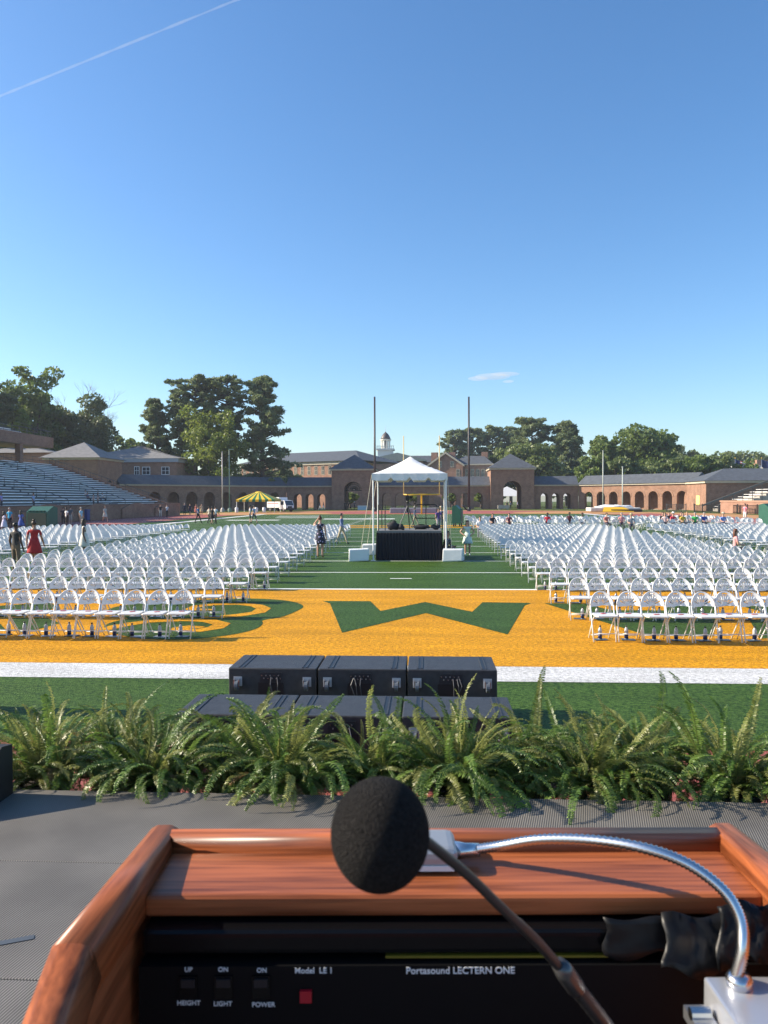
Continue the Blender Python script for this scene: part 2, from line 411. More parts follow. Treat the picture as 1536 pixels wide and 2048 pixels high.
# ------------------------------------------------------------------ stage with ribbed matting
def ribbed_mat():
    m = bpy.data.materials.new("ribbed_matting"); m.use_nodes = True
    nt = m.node_tree; N = nt.nodes.new; K = nt.links.new; b = nt.nodes["Principled BSDF"]
    tc = N("ShaderNodeTexCoord")
    w = N("ShaderNodeTexWave"); w.bands_direction = 'X'; w.inputs["Scale"].default_value = 26; w.inputs["Distortion"].default_value = 0.15
    mp = N("ShaderNodeMapping"); mp.inputs["Rotation"].default_value = (0, 0, R(12)); K(tc.outputs["Object"], mp.inputs[0]); K(mp.outputs[0], w.inputs["Vector"])
    n = N("ShaderNodeTexNoise"); n.inputs["Scale"].default_value = 2.2; n.inputs["Detail"].default_value = 7; K(tc.outputs["Object"], n.inputs["Vector"])
    r = N("ShaderNodeValToRGB"); r.color_ramp.elements[0].color = (0.048, 0.045, 0.040, 1); r.color_ramp.elements[1].color = (0.175, 0.162, 0.145, 1)
    K(w.outputs["Fac"], r.inputs[0])
    mr = N("ShaderNodeMapRange"); mr.inputs[1].default_value = 0.35; mr.inputs[2].default_value = 0.7; mr.inputs[3].default_value = 0.85; mr.inputs[4].default_value = 1.3; K(n.outputs["Fac"], mr.inputs[0])
    hs = N("ShaderNodeHueSaturation"); K(r.outputs[0], hs.inputs["Color"]); K(mr.outputs[0], hs.inputs["Value"]); K(hs.outputs[0], b.inputs["Base Color"])
    b.inputs["Roughness"].default_value = 0.62
    bp = N("ShaderNodeBump"); bp.inputs["Strength"].default_value = 0.6; bp.inputs["Distance"].default_value = 0.002
    K(w.outputs["Fac"], bp.inputs["Height"]); K(bp.outputs[0], b.inputs["Normal"])
    return m
RIB = ribbed_mat()
STZ = 0.58
stage = struct(MB().box((-7, -3.5, -0.02), (8.5, 4.56, STZ - 0.012)).obj("stage", BLACK_P))
edges = [4.58, 3.665, 2.75, 1.835, 0.92, 0.005, -0.91, -1.82, -2.74]
for i in range(len(edges) - 1):
    o = MB().box((-7.02, edges[i + 1] + 0.006, STZ - 0.0115), (8.52, edges[i], STZ)).obj("mat_strip", RIB, stage)
    bevel(o, 0.003, 1)
tp = Gd(20, 1890, STZ)
o = MB().box((-0.07, -0.016, 0), (0.07, 0.016, 0.002)).obj("tape_strip", mat("grey_gaffer_tape", (0.07, 0.08, 0.09), 0.45))
o.location = (tp.x, tp.y, STZ + 0.001); o.rotation_euler = (0, 0, R(24)); tag(o, "short strip of grey tape stuck to the black stage matting", "tape")
# ------------------------------------------------------------------ arcades, towers, houses behind
def frame2(p0, p1):
    """local frame along a wall: u along, n away from the field (back)"""
    p0 = Vector((p0[0], p0[1], 0)); p1 = Vector((p1[0], p1[1], 0))
    u = (p1 - p0).normalized(); n = Vector((-u.y, u.x, 0)); return p0, u, n, (p1 - p0).length

def arch_wall(mb, length, height, arches, y0, y1, spring, rad):
    """wall in local coords (x along, y thickness) with round-headed openings centred at `arches`"""
    def col(x0, x1, z0, z1): mb.box((x0, y0, z0), (x1, y1, z1))
    xs = 0.0
    for c in arches:
        col(xs, c - rad, 0, height); xs = c + rad
        n = 10
        pts = [(c - rad * math.cos(math.pi * i / n), spring + rad * math.sin(math.pi * i / n)) for i in range(n + 1)]
        for i in range(n):
            (xa, za), (xb, zb) = pts[i], pts[i + 1]
            vs = [(xa, y0, za), (xb, y0, zb), (xb, y0, height), (xa, y0, height), (xa, y1, za), (xb, y1, zb), (xb, y1, height), (xa, y1, height)]
            mb.add(vs, [(0, 1, 2, 3), (7, 6, 5, 4), (0, 4, 5, 1), (3, 2, 6, 7)])
    col(xs, length, 0, height)

def arch_ring(mb, c, spring, rad, y, w=0.32, d=0.05):
    n = 10
    for i in range(n):
        a0, a1 = math.pi * i / n, math.pi * (i + 1) / n
        P = lambda r, a: (c - r * math.cos(a), spring + r * math.sin(a))
        q = [P(rad, a0), P(rad, a1), P(rad + w, a1), P(rad + w, a0)]
        mb.prism([(x, y - d, z) for x, z in q], (0, d + 0.01, 0))

def arcade(label, p0, p1, n, open_back=True, H=5.15, depth=5.0, ends=1.2, rad=1.25, spring=2.7):
    P0, u, nn, ln = frame2(p0, p1)
    t = thing("arcade", label, "arcade", P0, math.atan2(u.y, u.x))
    pitch = (ln - 2 * ends) / n
    cs = [ends + pitch * (i + .5) for i in range(n)]
    rad = min(rad, pitch * 0.34)
    mb = MB(); arch_wall(mb, ln, H, cs, 0, 0.7, spring, rad); wall = mb.obj("front_wall", BRICK, t)
    for c in cs:
        mb = MB(); arch_ring(mb, c, spring, rad, 0.0); mb.obj("arch_ring", BRICK, wall)
    mb = MB()
    if open_back: arch_wall(mb, ln, H, cs, depth - 0.7, depth, spring, rad)
    else: mb.box((0, depth - 0.5, 0), (ln, depth, H))
    mb.obj("back_wall", BRICK, t)
    MB().box((0, 0.71, -0.05), (ln, depth - 0.71, 0.06)).obj("floor_slab", PAVE, t)
    MB().box((-0.02, -0.35, H - 0.02), (ln + 0.02, depth + 0.35, H + 0.25)).obj("cornice", TRIM, t)
    r = MB(); zz = H + 0.26; rid = H + 2.25
    r.prism([(0, -0.55, zz), (0, depth + 0.55, zz), (0, depth / 2, rid)], (ln, 0, 0)); r.obj("roof", SLATE, t)
    return t

def tower(label, c, rz, W=9.6, H=8.8, peak=12.6, depth=9.0, brick=None):
    t = thing("gate_tower", label, "tower", (c[0], c[1], 0), rz)
    rad, spring = 2.0, 4.3
    mb = MB(); arch_wall(mb, W, H, [W / 2], 0, 1.4, spring, rad); wl = mb.obj("front_wall", BRICK, t); wl.location.x = -W / 2
    mb = MB(); arch_ring(mb, W / 2, spring, rad, 0.0, 0.5, 0.06); mb.obj("arch_ring", BRICK, wl)
    mb = MB(); arch_wall(mb, W, H, [W / 2], depth - 1.4, depth, spring, rad); o = mb.obj("back_wall", BRICK, t); o.location.x = -W / 2
    for s in (-1, 1):
        MB().box((s * W / 2 - (1.2 if s > 0 else 0), 1.41, 0), (s * W / 2 + (0 if s > 0 else 1.2), depth - 1.41, H)).obj("side_wall", BRICK, t)
    MB().box((-W / 2 - 0.12, -0.12, 0), (-rad - 0.03, -0.003, 0.9)).obj("plinth", BRICK, t)
    MB().box((rad + 0.03, -0.12, 0), (W / 2 + 0.12, -0.003, 0.9)).obj("plinth", BRICK, t)
    MB().box((-W / 2 - 0.35, -0.35, H), (W / 2 + 0.35, depth + 0.35, H + 0.35)).obj("cornice", TRIM, t)
    e = 0.55; z = H + 0.36
    r = MB(); r.add([(-W/2-e, -e, z), (W/2+e, -e, z), (W/2+e, depth+e, z), (-W/2-e, depth+e, z), (0, depth/2, peak)], [(3,2,1,0), (0,1,4), (1,2,4), (2,3,4), (3,0,4)])
    r.obj("roof", SLATE, t)
    return t

def window(parent, x, z, w, h, y=0.0, m=None, bars=True):
    """window on a wall whose front is local y: frame proud, pane recessed"""
    f = MB(); b = 0.11
    f.box((x - w/2 - b, y - 0.06, z - b), (x - w/2, y + 0.04, z + h + b)); f.box((x + w/2, y - 0.06, z - b), (x + w/2 + b, y + 0.04, z + h + b))
    f.box((x - w/2, y - 0.06, z - b), (x + w/2, y + 0.04, z)); f.box((x - w/2, y - 0.06, z + h), (x + w/2, y + 0.04, z + h + b))
    if bars:
        f.box((x - 0.04, y - 0.045, z), (x + 0.04, y + 0.02, z + h)); f.box((x - w/2, y - 0.043, z + h/2 - 0.04), (x + w/2, y + 0.02, z + h/2 + 0.04))
    fo = f.obj("window", m or TRIM, parent)
    MB().box((x - w/2, y - 0.025, z), (x + w/2, y + 0.01, z + h)).obj("pane", GLASS, fo)
    return fo

AY = 172.0
TL = D(706, AY + 1); TR = D(1023, AY + 1)
yy = TL.y
tower("brick gate tower with pyramid slate roof and iron tracery in its arch", (TL.x, yy), 0)
tower("brick gate tower with pyramid roof and open arch showing white marquees behind it", (TR.x, yy), 0)
gx0, gx1 = TL.x + 4.8, TR.x - 4.8
arcade("straight brick arcade with slate roof between the two gate towers, behind the goalpost", (gx0, yy + 1.2), (gx1, yy + 1.2), 8)
KL = D(567, 171); KR = D(1157, 171)
KL = Vector((KL.x, yy + 1.0, 0)); KR = Vector((KR.x, yy + 1.0, 0))
arcade("short straight brick arcade of three arches beside the tower behind the box truck", (KL.x, KL.y), (TL.x - 4.8, yy + 1.2), 3)
arcade("short straight brick arcade of three arches beside the tower with marquees in its arch", (TR.x + 4.8, yy + 1.2), (KR.x, KR.y), 3)
EL = D(238, 148); ER = D(1390, 149)
arcade("long angled brick arcade in shade under the tall pine trees", (EL.x, EL.y), (KL.x - 0.05, KL.y), 9, open_back=False)
arcade("long angled sunlit brick arcade behind the vaulting mats", (KR.x + 0.05, KR.y), (ER.x, ER.y), 8, open_back=False)

# tracery inside the left tower arch
tr = thing("iron_tracery", "black wrought-iron tracery filling the head of the shaded tower arch", "grille", (TL.x, yy + 2.2, 0))
mb = MB()
for a in range(0, 180, 12):
    ca, sa = math.cos(R(a)), math.sin(R(a))
    mb.tube([(0.3 * ca, 0, 4.45 + 0.3 * sa), (1.9 * ca, 0, 4.35 + 1.9 * sa)], 0.05, 5)
for r_ in (0.35, 0.9, 1.4, 1.85):
    mb.tube([(r_ * math.cos(R(a)), 0, 4.35 + r_ * math.sin(R(a))) for a in range(0, 181, 15)], 0.06, 5)
mb.box((-1.98, -0.05, 4.25), (1.98, 0.05, 4.4))
mb.obj("bars", BLACK_P, tr)
for s in (-1, 1):
    MB().box((s * 1.9 - 0.05, -0.04, 0), (s * 1.9 + 0.05, 0.04, 4.2)).obj("jamb", BLACK_P, tr)

def hip_roof(mb, x0, x1, y0, y1, z, rise, e=0.6, inset=None):
    x0 -= e; x1 += e; y0 -= e; y1 += e
    w = min(x1 - x0, y1 - y0) / 2; k = inset if inset is not None else w
    ym = (y0 + y1) / 2
    mb.add([(x0,y0,z),(x1,y0,z),(x1,y1,z),(x0,y1,z),(x0+k,ym,z+rise),(x1-k,ym,z+rise)], [(3,2,1,0),(0,1,5,4),(1,2,5),(2,3,4,5),(3,0,4)])

# brick hall between the pines and the towers
BL = D(478, 222); BR = D(705, 222)
h = thing("brick_hall", "long sunlit brick hall with hipped slate roof and a row of windows", "building", (BL.x - 2, BL.y + 11, 0), R(-28))
W = (BR.x - BL.x) * 1.12; zt = ZT(600, 931, 222)
MB().box((0, 0, 0), (W, 16, zt)).obj("wall", BRICK2, h)
MB().box((-0.3, -0.3, zt), (W + 0.3, 16.3, zt + 0.9)).obj("cornice", TRIM, h)
r = MB(); hip_roof(r, 0, W + 6, 0, 22, zt + 0.92, ZT(600, 902, 226) - zt - 0.9, 0.8, 9); r.obj("roof", SLATE, h)
for i in range(15): window(h, 1.4 + i * (W - 2.8) / 14, ZT(600, 950, 222), 0.9, 2.3, 0, bars=True)
# cupola building
CX = D(770, 262)
h = thing("cupola_building", "brick college building topped by a white domed cupola tower", "building", (CX.x, CX.y, 0))
z1 = ZT(770, 921, 262)
MB().box((-6, 0, 0), (13, 16, z1)).obj("wall", BRICK2, h)
r = MB(); r.prism([(-7, -0.6, z1), (14, -0.6, z1), (4.3, -0.6, z1 + 2.3)], (0, 18, 0)); r.obj("roof", SLATE, h)
r = MB(); r.prism([(-7.3, -0.9, z1 - 0.3), (14.3, -0.9, z1 - 0.3), (14.3, -0.9, z1 + .05), (4.3, -0.9, z1 + 2.6), (-7.3, -0.9, z1 + .05)], (0, 0.28, 0)); r.obj("pediment_trim", TRIM, h)
CW = mat("cupola_white", (0.84, 0.80, 0.70), 0.55)
z0c = ZT(770, 915, 262); za = ZT(770, 899, 262); zb = ZT(770, 879, 262); zc = ZT(770, 862, 262)
cu = MB().box((-2.6, 3, z0c - 1.5), (2.6, 8.2, za)).obj("cupola_base", CW, h)
MB().box((-3.1, 2.5, za + .003), (3.1, 8.7, za + 0.5)).obj("balustrade_ledge", CW, cu)
for k in range(9):
    MB().box((-2.9 + k * 0.7, 2.6, za + 0.51), (-2.7 + k * 0.7, 2.8, za + 1.3)).obj("baluster", CW, cu)
MB().box((-3, 2.55, za + 1.3), (3, 2.85, za + 1.45)).obj("balustrade_rail", CW, cu)
for k in range(8):
    a = R(22.5 + 45 * k); x, y = 1.45 * math.cos(a), 5.6 + 1.45 * math.sin(a)
    MB().tube([(x, y, za + 0.5), (x, y, zb)], 0.28, 8).obj("lantern_column", CW, h)
MB().lathe([(0.9, za + 0.5), (0.9, zb)], (0, 5.6, 0), 8).obj("lantern_core", mat("lantern_shade", (0.25, 0.25, 0.24), .6), h)
MB().lathe([(1.9, zb), (2.0, zb + 0.4), (1.75, zb + 0.45)], (0, 5.6, 0), 16).obj("lantern_cornice", CW, h)
MB().lathe([(1.75, zb + .46), (1.65, zb + 0.9), (1.3, zb + 1.7), (0.8, zb + 2.4), (0.3, zb + 2.8), (0.12, zb + 3.1)], (0, 5.6, 0), 16).obj("dome", mat("lead_dome", (0.09, 0.075, 0.07), .5), h, True)
MB().tube([(0, 5.6, zb + 3.0), (0, 5.6, zb + 5.3)], [0.1, 0.03], 6).obj("finial", STEEL, h)
# low wing between cupola building and gabled house
W0 = D(805, 270); W1 = D(872, 270)
h = thing("connecting_wing", "low slate-roofed wing joining the cupola building to the gabled brick house", "building", (W0.x, W0.y, 0))
MB().box((0, 0, 0), (W1.x - W0.x, 9, ZT(830, 925, 270))).obj("wall", BRICK, h)
r = MB(); hip_roof(r, 0, W1.x - W0.x, 0, 9, ZT(830, 925, 270), 2.6, 0.4, 2); r.obj("roof", SLATE, h)
# gabled house with chimneys
HX = D(858, 215); HX2 = D(926, 215); HX3 = D(983, 215)
h = thing("gabled_house", "brick gabled house with three chimneys seen above the arcade roof", "building", (HX.x, HX.y, 0), R(-10))
wg = HX2.x - HX.x; wl_ = HX3.x - HX.x; ze = ZT(900, 931, 215); zp = ZT(890, 909, 215)
g = MB(); g.prism([(0, 0, 0), (wg, 0, 0), (wg, 0, ze), (wg/2, 0, zp), (0, 0, ze)], (0, 9, 0)); g.obj("gable_wall", BRICK2, h)
for sx0, sx1 in ((-0.5, wg / 2), (wg / 2, wg + 0.5)):
    za_, zb_ = (ze - 0.2, zp + .35) if sx0 < 0 else (zp + .35, ze - 0.2)
    MB().prism([(sx0, -0.4, za_), (sx1, -0.4, zb_), (sx1, -0.4, zb_ + .3), (sx0, -0.4, za_ + .3)], (0, 10, 0)).obj("gable_roof_slope", SLATE, h)
    MB().prism([(sx0, -0.48, za_ - .25), (sx1, -0.48, zb_ - .25), (sx1, -0.48, zb_ + .32), (sx0, -0.48, za_ + .32)], (0, 0.07, 0)).obj("gable_trim", TRIM, h)
MB().box((wg, 1.5, 0), (wl_, 10, ze)).obj("wing_wall", BRICK2, h)
MB().box((wg, 1.2, ze), (wl_ + 0.4, 10.2, ze + 0.35)).obj("cornice", TRIM, h)
r = MB(); hip_roof(r, wg - 3, wl_, 1.5, 10, ze + 0.36, ZT(950, 915, 219) - ze, 0.3, 3); r.obj("wing_roof", SLATE, h)
for cx_, cyd in ((862, 4.0), (897, 4.5), (961, 5.5)):
    c = D(cx_ + 2, 219); MB().box((c.x - HX.x - 0.9, cyd, ze - 1), (c.x - HX.x + 0.9, cyd + 1.6, ZT(900, 905, 219))).obj("chimney", BRICK2, h)
for i in range(2): window(h, wg * (0.33 + 0.36 * i), ze - 0.4, 0.8, 1.4)
window(h, wg * 0.86, ze - 3.0, 0.8, 1.8)
for i in range(5): window(h, wg + 1.0 + i * (wl_ - wg - 2) / 4, ze - 3.1, 0.8, 1.9, 1.5)

# west block with pyramid roof above the grandstand
c = D(197, 140); c = Vector((c.x - 5.0, c.y, 0))
h = thing("stand_block", "square brick block with pyramid shingle roof rising above the shaded grandstand", "building", (c.x, c.y, 0), 0)
hw = 5.0; ze = ZT(170, 918, 138)
wl = MB().box((-hw, 0, 0), (hw, 11, ze)).obj("wall", BRICK, h)
MB().box((-hw - .3, -.3, ze), (hw + .3, 11.3, ze + .35)).obj("cornice", TRIM, h)
r = MB(); e = 0.8; z = ze + .36; r.add([(-hw-e, -e, z), (hw+e, -e, z), (hw+e, 11+e, z), (-hw-e, 11+e, z), (0, 5.5, ZT(170, 884, 145))], [(3,2,1,0),(0,1,4),(1,2,4),(2,3,4),(3,0,4)]); r.obj("roof", SLATE_G, h)
n = 10; cx0, cz0, rr = hw - 1.7, 4.9, 1.2
yd = 5.0
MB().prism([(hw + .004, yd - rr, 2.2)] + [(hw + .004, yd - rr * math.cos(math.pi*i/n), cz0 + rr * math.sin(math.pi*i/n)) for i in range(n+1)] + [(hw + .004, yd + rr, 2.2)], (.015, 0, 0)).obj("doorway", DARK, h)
mb = MB(); arch_ring(mb, 0, cz0, rr, 0.0, 0.3, 0.08); ao = mb.obj("arch_ring", BRICK, h); ao.location = (hw, yd, 0); ao.rotation_euler = (0, 0, R(90))
# long hipped building behind it
c0 = D(150, 165); c1 = D(362, 165)
h = thing("field_house", "long brick building with grey hipped roof and three white windows behind the arcade", "building", (c0.x, c0.y, 0), 0.0)
W = (c1 - c0).x; ze = ZT(300, 925, 165)
MB().box((0, 0, 0), (W - 0.6, 14, ze)).obj("wall", BRICK, h)
MB().box((-.4, -.5, ze), (W, 14.5, ze + .8)).obj("fascia", mat("grey_fascia", (.34, .35, .36), .6), h)
r = MB(); hip_roof(r, 0, W, 0, 14, ze + .81, ZT(250, 893, 172) - ze - .8, .6, 13); r.obj("roof", SLATE_G, h)
for px, ww in ((277, .9), (296, 1.5), (335, 1.5)):
    q = D(px, 165); window(h, q.x - c0.x, ZT(300, 949, 165), ww, 1.5 if ww > 1 else 1.6, 0, WHITE_M)
# lower roofs further left
c0 = D(-60, 150); c1 = D(110, 150)
h = thing("stand_rear_building", "low building with grey shingle roofs and a railed terrace behind the grandstand", "building", (c0.x, c0.y, 0))
W = (c1 - c0).x
MB().box((0, 0, 0), (W, 12, ZT(50, 906, 150))).obj("wall", BRICK, h)
r = MB(); hip_roof(r, 0, W, 0, 12, ZT(50, 906, 150), ZT(60, 887, 150) - ZT(50, 906, 150), .5, 9); r.obj("roof", SLATE_G, h)

# east end block on the right
c0 = D(1412, 140); c1 = D(1640, 138)
P0, u, nn, ln = frame2(c0, c1)
h = thing("east_pavilion", "brick pavilion with hipped slate roof, blind arches and a yellow ticket window", "building", (c0.x, c0.y, 0), 0)
ze = ZT(1420, 966, 140); W = 24
MB().box((0, 0, 0), (W, 12, ze)).obj("wall", BRICK, h)
MB().box((-.35, -.35, ze), (W + .35, 12.35, ze + .4)).obj("cornice", TRIM, h)
r = MB(); hip_roof(r, 0, W, 0, 12, ze + .41, ZT(1450, 940, 153) - ze - .4, .6, 6); r.obj("roof", SLATE, h)
MB().box((-.05, 3.2, 1.0), (-.003, 5.0, 2.8)).obj("ticket_window", mat("pale_yellow_shutter", (.75, .62, .22), .6), h)
for i in range(4):
    mb = MB(); arch_ring(mb, 5 + i * 4.6, 2.9, 1.6, 0.0, .3, .05); mb.obj("blind_arch", BRICK, h)
# mansard building and white marquee in the distance
c0 = D(1478, 300)
h = thing("mansard_building", "pale slate mansard building with arched dormers beyond the flagpoles", "building", (c0.x, c0.y, 0))
zb_, zt_ = ZT(1500, 946, 300), ZT(1500, 931, 300)
MB().box((0, 0, 0), (30, 14, zb_)).obj("wall", BRICK2, h)
MB().prism([(-.5, -.5, zb_), (-.5, 14.5, zb_), (-.5, 13, zt_), (-.5, 1, zt_)], (31, 0, 0)).obj("mansard_roof", mat("pale_slate", (.36, .36, .37), .8, var=.15, scale=2), h)
MB().box((8, 3, zt_), (30, 12, ZT(1500, 919, 300))).obj("upper_wall", BRICK, h)
for x in (3.0, 9.5, 16): 
    d = MB().box((x - .9, -.7, zb_ + .3), (x + .9, 1.2, zb_ + 2.2)).obj("dormer", TRIM, h)
    MB().box((x - .6, -.74, zb_ + .5), (x + .6, -.705, zb_ + 1.9)).obj("pane", GLASS, d)
for dx, lab in ((1000, "white marquee visible through the open arch of the gate tower"), (1085, "white marquee visible through the third arch beside the gate tower")):
    c = D(dx + 14, 205); t = thing("marquee", lab, "tent", (c.x, c.y, 0))
    MB().add([(-5, -4, 3), (5, -4, 3), (5, 4, 3), (-5, 4, 3), (0, 0, 5.6)], [(0,1,4),(1,2,4),(2,3,4),(3,0,4),(3,2,1,0)]).obj("canopy", WHITE_P, t)
    for x in (-4.9, 4.9):
        for y in (-3.9, 3.9): MB().tube([(x, y, 0), (x, y, 3)], .06, 6).obj("pole", STEEL, t)

# ------------------------------------------------------------------ grandstand on the left
st = thing("grandstand", "shaded aluminium grandstand with brick front wall, aisles and a raised upper deck", "grandstand", (-38.3, 0, 0))
Y0, Y1 = 40.0, 114.0; NR = 20
base = MB(); pts = [(0, 0), (0, 1.45)]
for i in range(NR): pts += [(-0.9 * (i + 1), 1.45 + .31 * i), (-0.9 * (i + 1), 1.45 + .31 * (i + 1))]
pts += [(-0.9 * NR - 2, 1.45 + .31 * NR), (-0.9 * NR - 2, 0)]
base.prism([(x, Y0, z) for x, z in pts], (0, Y1 - Y0, 0)); base.obj("tread_base", mat("grey_concrete", (.13, .135, .14), .8, var=.1, scale=.5), st)
MB().box((0.003, Y0, 0), (0.4, Y1 + 5, 1.75)).obj("front_wall", BRICK, st)
MB().box((-.05, Y0, 1.753), (.5, Y1 + 5.1, 1.86)).obj("wall_coping", mat("brown_coping", (.19, .12, .09), .8), st)
aisles = [98.5, 82.5, 66.5, 52]
bounds = [(100, 113.6), (84, 97), (68, 81), (53, 65), (40, 50.5)]
plank_cache = {}
for i in range(NR):
    for (a, b) in bounds:
        key = (a, b)
        if key not in plank_cache:
            mb = MB(); mb.box((-.17, a, .33), (.17, b, .41))
            plank_cache[key] = mb.mesh("seat_plank", ALU)
        o = link("seat_plank", plank_cache[key], st, (-0.9 * i - .55, 0, 1.45 + .31 * i))
        if ("f", key) not in plank_cache:
            plank_cache[("f", key)] = MB().box((-.01, a, 0.02), (.01, b, .13)).mesh("riser_plank", ALU)
        link("riser_plank", plank_cache[("f", key)], st, (-0.9 * i - .885, 0, 1.45 + .31 * i + .02))
for a in (98.5, 82.5, 66.5):
    mb = MB()
    for i in range(0, NR, 4):
        x0, z0 = -0.9 * i - .2, 1.45 + .31 * i; x1, z1 = -0.9 * (i + 3), 1.45 + .31 * (i + 3)
        mb.tube([(x0, a, z0), (x0, a, z0 + .95), (x1, a, z1 + .95), (x1, a, z1)], .035, 5)
    mb.obj("aisle_rail", mat("dark_rail", (.06, .06, .065), .5), st)
RAILM = MATS["dark_rail"]
mb = MB()
for i in range(0, NR + 1):
    x0, z0 = -0.9 * i, 1.45 + .31 * i
    mb.tube([(x0, Y1 - .1, z0 - .3), (x0, Y1 - .1, z0 + 1.1)], .03, 5)
mb.tube([(0, Y1 - .1, 2.5), (-.9 * NR, Y1 - .1, 1.45 + .31 * NR + 1.05)], .04, 5)
mb.tube([(0, Y1 - .1, 2.0), (-.9 * NR, Y1 - .1, 1.45 + .31 * NR + .55)], .04, 5)
mb.obj("end_rail", RAILM, st)
MB().prism([(0, Y1 + .01, 0), (0, Y1 + .01, 1.9), (-.9 * NR, Y1 + .01, 1.9 + .31 * NR), (-.9 * NR, Y1 + .01, 0)], (0, .3, 0)).obj("end_wall", BRICK, st)
# curved low wall panels along the front wall
for k in range(6):
    ya = 118 - k * 12
    n = 8
    MB().prism([(.41, ya - 10.5, 0), (.41, ya, 0), (.41, ya, 1.2)] + [(.41, ya - 10.5 * i / n, 1.2 + .75 * math.sin(math.pi * i / n)) for i in range(1, n)] + [(.41, ya - 10.5, 1.2)], (.22, 0, 0)).obj("wall_panel", BRICK, st)
# upper deck
ux = -17.4
ud = MB().box((ux - 5.5, Y0, 10.2), (ux, Y1 - 1, 10.5)).obj("upper_deck_slab", BRICK, st)
MB().box((ux, Y0, 10.2), (ux + .35, Y1 - 1, 11.75)).obj("parapet", BRICK, ud)
MB().box((ux - 5.5, Y1 - 1 + .003, 10.2), (ux + .35, Y1 - .7, 11.75)).obj("end_parapet", BRICK, ud)
for i in range(5):
    mb = MB(); mb.box((-.2, Y0, .36), (.2, Y1 - 2 - 1.2 * i, .44)); o = mb.obj("upper_seat_plank", ALU, ud); o.location = (ux - .9 - .95 * i, 0, 11.0 + .42 * i)
    MB().box((ux - 1.4 - .95 * i, Y0, 10.51), (ux - .45 - .95 * i, Y1 - 1.5, 11.05 + .42 * i)).obj("upper_tread", mat("grey_concrete", (.28,)*3), ud)
MB().box((ux - 9, Y0, 10.2), (ux - 5.6, 103.5, 15.2)).obj("press_box", BRICK, st)
mb = MB()
for y in range(42, 113, 2): mb.tube([(ux + .15, y, 11.7), (ux + .15, y, 12.6)], .03, 4)
mb.tube([(ux + .15, Y0, 12.6), (ux + .15, Y1 - 1, 12.6)], .035, 5); mb.tube([(ux + .15, Y0, 12.15), (ux + .15, Y1 - 1, 12.15)], .03, 5)
mb.tube([(ux + .15, Y1 - 1, 12.6), (ux - 5.4, Y1 - 1, 14.3)], .035, 5)
mb.obj("upper_rail", RAILM, ud)
for y in (104.5, 92, 79.5, 67):
    MB().box((ux - .6, y - .4, 1.45 + .31 * NR), (ux + .15, y + .4, 10.2)).obj("deck_column", BRICK, st)
mb = MB()
for y in range(60, 124, 2): mb.tube([(-19.6, y, 7.6), (-19.6, y, 8.9)], .03, 4)
for z in (8.9, 8.4, 7.9): mb.tube([(-19.6, 60, z), (-19.6, 124, z)], .025, 4)
mb.obj("terrace_rail", RAILM, st)

# right bleacher end
c0 = D(1440, 128)
rb = thing("east_bleacher", "low sunlit bleacher end with sloping handrail beside the brick pavilion", "bleacher", (c0.x, c0.y, 0), R(-4))
for i in range(8):
    MB().box((1.2 + i * 1.0, -.2, 0), (2.2 + i * 1.0, 8, .5 + .42 * i)).obj("step", PAVE, rb)
    MB().box((1.35 + i * 1.0, -.1, .52 + .42 * i + .3), (1.75 + i * 1.0, 8, .58 + .42 * i + .3)).obj("seat_plank", ALU, rb)
mb = MB(); mb.prism([(-3, -.5, .9), (10, -.5, 6.0), (10, -.5, 6.3), (-3, -.5, 1.2)], (0, .2, 0))
for i in range(7): mb.tube([(i * 1.5 - 1, -.4, .4 + .3 * i), (i * 1.5 - 1, -.4, 1.8 + .58 * i)], .06, 5)
mb.obj("sloping_rail", mat("weathered_rail", (.17, .15, .13), .7), rb)
w0 = D(1325, 126); w1 = D(1440, 121)
P0, u, nn, ln = frame2(D(1441, 118), D(1640, 104))
t = thing("low_brick_wall", "low sunlit brick wall with tan coping behind the black fence", "wall", P0, math.atan2(u.y, u.x))
MB().box((0, 0, 0), (ln, .5, 1.75)).obj("wall", BRICK2, t); MB().box((-.1, -.08, 1.753), (ln + .1, .58, 1.95)).obj("coping", mat("tan_coping", (.42, .25, .17), .8), t)

def fence(label, a, b, hgt=1.3):
    P0, u, nn, ln = frame2(a, b)
    t = thing("picket_fence", label, "fence", P0, math.atan2(u.y, u.x))
    n = max(2, int(ln / 2.2))
    post = MB().box((-.06, -.06, 0), (.06, .06, hgt + .12)).mesh("post", BLACK_P)
    for i in range(n + 1): link("post", post, t, (ln * i / n, 0, 0))
    for z in (.15, hgt - .1): MB().box((.07, -.025, z), (ln - .07, .025, z + .06)).obj("rail", BLACK_P, t)
    pk = MB().box((-.022, -.018, .05), (.022, .018, hgt)).mesh("picket", BLACK_P)
    m = int(ln / .22)
    for i in range(1, m): link("picket", pk, t, (ln * i / m, -.045, 0))
fence("short black picket fence before the last sunlit arch", D(1333, 132), D(1372, 129))
fence("long black picket fence running before the low brick wall", D(1389, 126), D(1580, 104))

# ------------------------------------------------------------------ trees
def leaf_cards(centers, size, rng, flat=0.0, elong=1.0):
    n = len(centers)
    a = rng.normal(size=(n, 3)); a[:, 2] *= (1 - flat); a /= np.linalg.norm(a, axis=1)[:, None] + 1e-9
    b = rng.normal(size=(n, 3)); b -= (b * a).sum(1)[:, None] * a; b /= np.linalg.norm(b, axis=1)[:, None] + 1e-9
    s = size * rng.uniform(.6, 1.35, (n, 1))
    a = a * s * elong; b = b * s / elong
    V = np.stack([centers - a, centers - b * .8, centers + a, centers + b * .8], axis=1)
    return V

